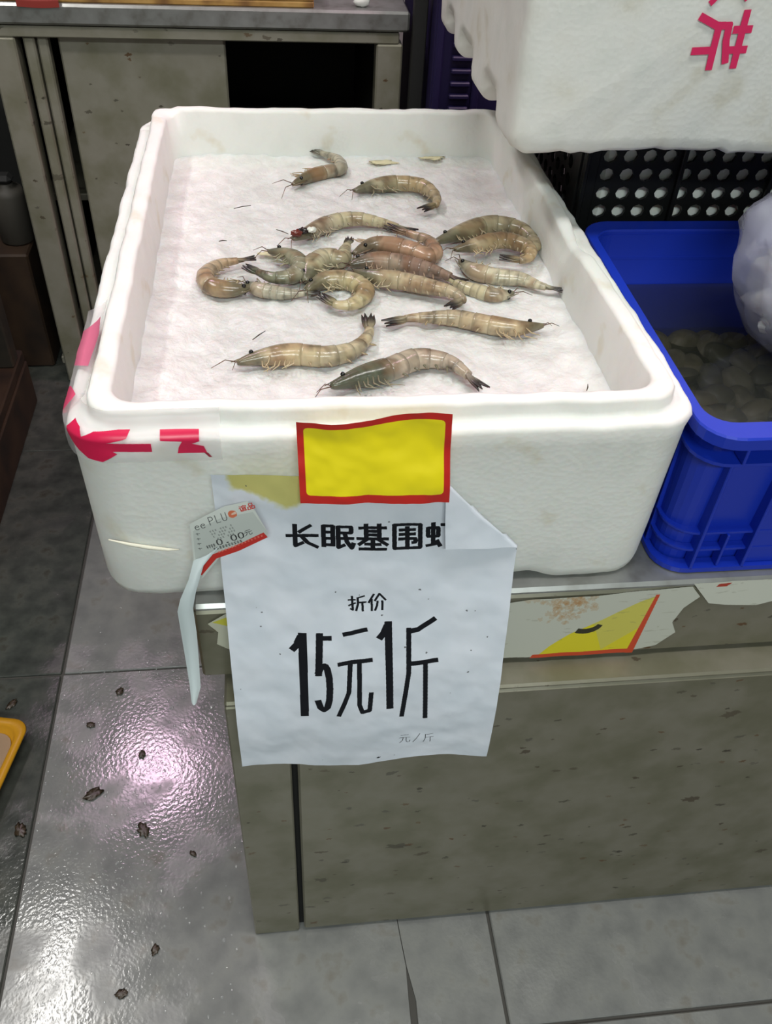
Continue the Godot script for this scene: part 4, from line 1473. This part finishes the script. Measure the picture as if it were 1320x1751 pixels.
func make_sign() -> void:
	rng.seed = 3
	var S := Vector2(1024, 1408)
	var n := FastNoiseLite.new()
	n.seed = 8
	n.frequency = 0.004
	n.fractal_octaves = 5
	var g := n.get_image(1024, 1408).get_data()
	var raw := PackedByteArray()
	raw.resize(1024 * 1408 * 3)
	for y in 1408:
		for x in 1024:
			var i := y * 1024 + x
			var t := g[i] / 255.0
			# oily yellow stain near the top edge
			var e := Vector2((x - 190.0) / 150.0, (y - 20.0) / 105.0).length() + (t - 0.5) * 0.9
			var k := 1.0 - smoothstep(0.72, 0.98, e)
			raw[i * 3] = int(lerpf(lerpf(212, 226, t), 206, k))
			raw[i * 3 + 1] = int(lerpf(lerpf(220, 231, t), 200, k))
			raw[i * 3 + 2] = int(lerpf(lerpf(230, 240, t), 124, k))
	var im := Image.create_from_data(1024, 1408, false, Image.FORMAT_RGB8, raw)
	var ink := C(20, 22, 28)
	row(im, ["chang", "mian", "ji", "wei", "xia"], px([0.21, 0.137, 0.782, 0.117, 0.79, 0.205, 0.21, 0.214], S), 14.5, ink, 11.5, 0.94)
	row(im, ["zhe", "jia"], px([0.413, 0.353, 0.552, 0.344, 0.553, 0.400, 0.418, 0.405], S), 12.0, ink, 10.0, 0.94)
	glyph(im, GLYPH["one"], px([0.213, 0.469, 0.277, 0.470, 0.269, 0.762, 0.219, 0.76], S), 48.0, ink, 22.0)
	glyph(im, GLYPH["five"], px([0.293, 0.47, 0.363, 0.471, 0.370, 0.755, 0.287, 0.752], S), 36.0, ink, 27.0)
	glyph(im, GLYPH["yuan"], px([0.383, 0.43, 0.502, 0.431, 0.515, 0.78, 0.375, 0.774], S), 15.0, ink, 16.0)
	glyph(im, GLYPH["one"], px([0.522, 0.435, 0.578, 0.436, 0.592, 0.748, 0.545, 0.746], S), 48.0, ink, 22.0)
	glyph(im, GLYPH["jin"], px([0.596, 0.411, 0.735, 0.412, 0.768, 0.797, 0.614, 0.791], S), 13.0, ink, 15.0)
	row(im, ["yuan", "slash", "jin"], px([0.621, 0.868, 0.762, 0.869, 0.765, 0.918, 0.624, 0.914], S), 6.0, C(60, 62, 66), 5.0, 1.0)
	for i in 26:
		spot(im, Vector2(rng.randf(), rng.randf()) * S, Vector2(1, 1) * rng.randf_range(1.5, 4.5), 0.0, C(70, 72, 74, 0.7), 0.4, 9)
	spot(im, Vector2(0.545, 0.975) * S, Vector2(9, 5), 0.0, ink, 0.4)
	var m := mat("sign_paper", Color.WHITE, 0.7, 0.0, 0.3)
	m.albedo_texture = ImageTexture.create_from_image(im)
	m.texture_repeat = false
	m.cull_mode = BaseMaterial3D.CULL_DISABLED
	var t := thing("price_sign", "white paper price sign with black Chinese lettering on the foam box front", "sign")
	var paper := part("paper", sheet(84, 110, func(u, v): return sign_point(u, v), Vector3.BACK), m, t)

	# scale sticker on the left edge, torn, with a strip hanging from it
	var si := Image.create_empty(512, 512, false, Image.FORMAT_RGBA8)
	si.fill(Color(0.9, 0.92, 0.9, 0.0))
	# picture frame: x -0.004..0.076, y 0.132..0.042 in the plane of the sign
	var at := func(x: float, y: float) -> Vector2:
		return Vector2((x + 0.004) / 0.08 * 512.0, (0.132 - y) / 0.09 * 512.0)
	var lay := func(list: Array) -> PackedVector2Array:
		var o := PackedVector2Array()
		for i in range(0, list.size(), 2):
			o.append(at.call(list[i], list[i + 1]))
		return o
	fill_poly(si, lay.call([0.0105, 0.1085, 0.036, 0.1245, 0.053, 0.1285, 0.058, 0.118, 0.066, 0.0935, 0.064, 0.088, 0.03, 0.072, 0.0135, 0.047, 0.0085, 0.05]), C(222, 228, 222))
	fill_poly(si, lay.call([0.012, 0.101, 0.034, 0.1135, 0.056, 0.1175, 0.066, 0.0935, 0.064, 0.088, 0.03, 0.072, 0.0135, 0.047, 0.0095, 0.05]), C(204, 211, 206))
	fill_poly(si, lay.call([0.0095, 0.0545, 0.0225, 0.073, 0.04, 0.081, 0.0625, 0.0945, 0.0655, 0.089, 0.043, 0.0755, 0.026, 0.0685, 0.0135, 0.0505]), C(206, 44, 34))
	var slant := func(x: float, y: float, w: float, h: float) -> Array:
		var r := Vector2(w, w * 0.36)
		var d := Vector2(h * 0.18, -h)
		var o := Vector2(x, y)
		return [at.call(o.x, o.y), at.call(o.x + r.x, o.y + r.y), at.call(o.x + r.x + d.x, o.y + r.y + d.y), at.call(o.x + d.x, o.y + d.y)]
	var dk := C(54, 58, 58)
	row(si, ["e", "e"], slant.call(0.0125, 0.1075, 0.0085, 0.0065), 13.0, dk)
	row(si, ["P", "L", "U"], slant.call(0.0225, 0.114, 0.0145, 0.0085), 11.0, dk)
	spot(si, at.call(0.0415, 0.1165), Vector2(21, 21), 0.0, C(224, 120, 84), 0.08, 22)
	spot(si, at.call(0.0425, 0.117), Vector2(12, 8), -0.4, C(236, 206, 186), 0.3, 12)
	row(si, ["yi", "pin"], slant.call(0.0455, 0.1235, 0.0118, 0.0062), 12.0, C(206, 50, 44))
	row(si, ["zero", "dot", "zero", "zero"], slant.call(0.0265, 0.0895, 0.0215, 0.0068), 19.0, C(30, 32, 34), 12.0)
	row(si, ["yuan"], slant.call(0.0475, 0.0975, 0.0065, 0.0062), 8.0, dk)
	for k in 4:
		for q in 9:
			if (q + k) % 4 == 3:
				continue
			var o: Array = slant.call(0.0235 + q * 0.0019 + k * 0.001, 0.1 + q * 0.00068 - k * 0.003, 0.0013, 0.0018)
			glyph(si, [[10, 20, 90, 20], [50, 0, 50, 100], [20, 70, 90, 90]], o, 26.0, C(126, 132, 130))
	for q in 10:
		glyph(si, [[10, 20, 90, 20], [50, 0, 50, 100], [15, 55, 90, 60], [20, 90, 90, 90]], slant.call(0.0245 + q * 0.0022, 0.0805 + q * 0.00079, 0.0018, 0.0028), 22.0, dk)
	for q in 4:
		glyph(si, [[10, 20, 90, 20], [50, 0, 50, 100], [15, 60, 90, 60]], slant.call(0.0195 + q * 0.0017, 0.0835 + q * 0.0006, 0.0016, 0.0036), 26.0, dk)
		glyph(si, [[10, 20, 90, 50], [40, 0, 40, 100]], slant.call(0.0135, 0.098 - q * 0.0055, 0.003, 0.0022), 18.0, C(110, 116, 114))
	for q in 14:
		glyph(si, [[10, 20, 90, 20], [50, 0, 50, 100], [15, 80, 90, 80]], slant.call(0.0275 + q * 0.0025, 0.0762 + q * 0.00118, 0.0018, 0.0018), 22.0, C(238, 130, 110))
	var sm := mat("sticker_print", Color.WHITE, 0.45)
	sm.albedo_texture = ImageTexture.create_from_image(si)
	sm.transparency = BaseMaterial3D.TRANSPARENCY_ALPHA_SCISSOR
	sm.alpha_scissor_threshold = 0.5
	sm.texture_repeat = false
	var st := part("sticker", sheet(20, 20, func(u, v): return Vector3(-0.004 + u * 0.08, 0.132 - v * 0.09, 0.0135 + 0.0015 * sin(v * 5.0 + u * 2.0)), Vector3.BACK), sm, paper)
	st.set_meta("label", "torn white scale sticker with a red stripe")
	var plain := mat("paper_plain", C(216, 228, 230), 0.7, 0.0, 0.3)
	plain.cull_mode = BaseMaterial3D.CULL_DISABLED
	var Lp := [[0.0090, 0.068], [0.004, 0.052], [-0.0045, 0.032], [-0.0085, 0.016], [-0.009, -0.01], [-0.009, -0.045], [-0.0085, -0.075], [-0.0085, -0.094]]
	var Rp := [[0.03, 0.083], [0.0165, 0.067], [0.0085, 0.041], [0.004, 0.02], [0.0035, -0.012], [0.0018, -0.05], [0.0005, -0.08], [-0.0045, -0.0955]]
	part("torn_strip", sheet(4, 7, func(u, v):
		var k := roundi(v * 7.0)
		return Vector3(lerpf(Lp[k][0], Rp[k][0], u), lerpf(Lp[k][1], Rp[k][1], u), 0.012 + 0.012 * v + 0.003 * sin(u * 3.0) + 0.004 * sin(v * 7.0)), Vector3.BACK), plain, paper)

	# yellow tag with a red border
	var ti := Image.create_empty(512, 320, false, Image.FORMAT_RGB8)
	ti.fill(C(196, 34, 26))
	var ye := C(240, 222, 16)
	ti.fill_rect(Rect2i(22, 24, 468, 262), ye)
	for c in [Vector2i(22, 24), Vector2i(478, 24), Vector2i(22, 274), Vector2i(478, 274)]:
		for yy in 12:
			for xx in 12:
				var ox := xx if c.x == 22 else 11 - xx
				var oy := yy if c.y == 24 else 11 - yy
				if Vector2(12 - ox, 12 - oy).length() > 12.0:
					ti.set_pixel(c.x + xx, c.y + yy, C(196, 34, 26))
	var tm := mat("tag_print", Color.WHITE, 0.4)
	tm.albedo_texture = ImageTexture.create_from_image(ti)
	tm.texture_repeat = false
	tm.cull_mode = BaseMaterial3D.CULL_DISABLED
	var tgm := sheet(40, 24, func(u, v):
		var top := Vector3(0.089, 0.186, 0.0).lerp(Vector3(0.197, 0.1895, 0.0), u)
		var low := Vector3(0.0903, 0.122, 0.0).lerp(Vector3(0.2, 0.1165, 0.0), u)
		var q := top.lerp(low, v)
		q.y += 0.0022 * sin(u * 6.5 + 2.6) * (1.0 - v)
		q.z = 0.001 + 0.0115 * smoothstep(0.2, 1.0, v) + 0.0022 * wob.get_noise_2d(u * 110, v * 80) + 0.0012 * sin(u * 7.0) * (1.0 - v)
		return q, Vector3.BACK)
	tag(part("price_tag", tgm, tm, self), "blank yellow price tag with red border on the foam box rim", "tag")


# ---------------------------------------------------------------- scraps
func make_small_things() -> void:
	rng.seed = 17
	# on the ice and the rim
	for q in [[0.045, -0.455, 0.4, 0.02, "thin dark feeler scrap on the ice left of the bent shrimp"], [0.087, -0.395, -0.7, 0.016, "short dark scrap on the ice beside the red headed shrimp"], [0.026, -0.375, 0.1, 0.008, "tiny dark scrap on the ice above the leftmost curled shrimp"], [0.062, -0.195, 0.9, 0.018, "fine dark scrap on the ice behind the front left shrimp"], [0.335, -0.105, 1.2, 0.01, "small dark scrap on the ice at the front right"]]:
		var d: Vector3 = Vector3(cos(q[2]), 0, -sin(q[2])) * q[3] * 0.5
		var c := Vector3(q[0], 0.1335, q[1])
		tag(part("feeler_scrap", tube_mesh([c - d, c + Vector3(0, 0.001, 0.001), c + d], [0.0004, 0.0006, 0.0003], 5), M.scrap_dark, self), q[4], "scrap", "scraps on the ice")
	for q in [[0.213, -0.585, 0.017, "pale yellow shell scrap on the ice near the back wall"], [0.275, -0.60, 0.014, "pale yellow scrap at the foot of the back wall"], [0.075, -0.352, 0.014, "pale yellow scrap behind the dark green shrimp"]]:
		var mb := MB.new()
		blob(mb, Vector3(q[0], 0.131, q[1]), Vector3(q[2], 0.0009, q[2] * 0.36), 18, 6, 0.9)
		mb.orient_closed()
		tag(part("shell_scrap", mb.mesh(), M.scrap_yellow, self), q[3], "scrap", "scraps on the ice")
	# beads of water on the wet tiles
	var dm := MB.new()
	blob(dm, Vector3.ZERO, Vector3(0.0016, 0.0007, 0.0016), 10, 6)
	dm.orient_closed()
	var mm := MultiMesh.new()
	mm.transform_format = MultiMesh.TRANSFORM_3D
	mm.mesh = dm.mesh()
	mm.instance_count = 900
	for k in 900:
		var x := rng.randf_range(-0.275, 0.0)
		var z := rng.randf_range(-0.5, 0.15)
		if k % 3:
			x = clampf(rng.randfn(-0.13, 0.07), -0.278, 0.0)
			z = rng.randfn(-0.25, 0.09)
		var sc := rng.randf_range(0.5, 1.5)
		mm.set_instance_transform(k, Transform3D(Basis.from_scale(Vector3(sc, sc, sc * rng.randf_range(0.8, 1.5))), Vector3(x, FLOOR + 0.0002, z)))
	var md := mat("drop", C(230, 235, 235, 0.08), 0.03, 0.0, 0.6)
	md.transparency = BaseMaterial3D.TRANSPARENCY_ALPHA
	var mi := MultiMeshInstance3D.new()
	mi.name = "water_drops"
	mi.multimesh = mm
	mi.material_override = md
	add_child(mi)
	tag(mi, "beads of water scattered over the wet floor tiles", "water", "", "stuff")
	# dirt on the wet floor
	for q in [[-0.2087, -0.1883, 0.014, "largest brown scrap on the wet floor, left of the pink glint"], [-0.1344, -0.1276, 0.012, "long brown scrap on the wet floor just below the pink glint"], [-0.3, -0.1417, 0.012, "brown scrap left of the tile joint below the yellow tray"], [-0.1909, -0.3614, 0.008, "small brown scrap on the wet floor above the pink glint"], [-0.3512, -0.3498, 0.011, "dark scrap on the floor tile just behind the yellow tray"], [-0.2278, -0.3037, 0.007, "small scrap on the wet floor between yellow tray and pink glint"], [-0.1467, -0.2472, 0.007, "small dark scrap in the middle of the pink glint"], [-0.0651, -0.0883, 0.006, "small dark scrap on the floor beside the cabinet's left edge"], [-0.1058, 0.0332, 0.007, "small scrap on the floor right of the white glint"], [-0.1414, 0.0806, 0.008, "brown scrap on the floor nearest the bottom of the picture"]]:
		var mb := MB.new()
		blob(mb, Vector3(q[0], FLOOR + 0.0012, q[1]), Vector3(q[2] * 0.9, 0.0007, q[2] * rng.randf_range(0.45, 0.75)), 22, 6, 0.75, Basis(Vector3.UP, rng.randf() * TAU))
		mb.orient_closed()
		tag(part("floor_scrap", mb.mesh(), M.scrap_brown, self), q[3], "scrap", "scraps on the wet floor")
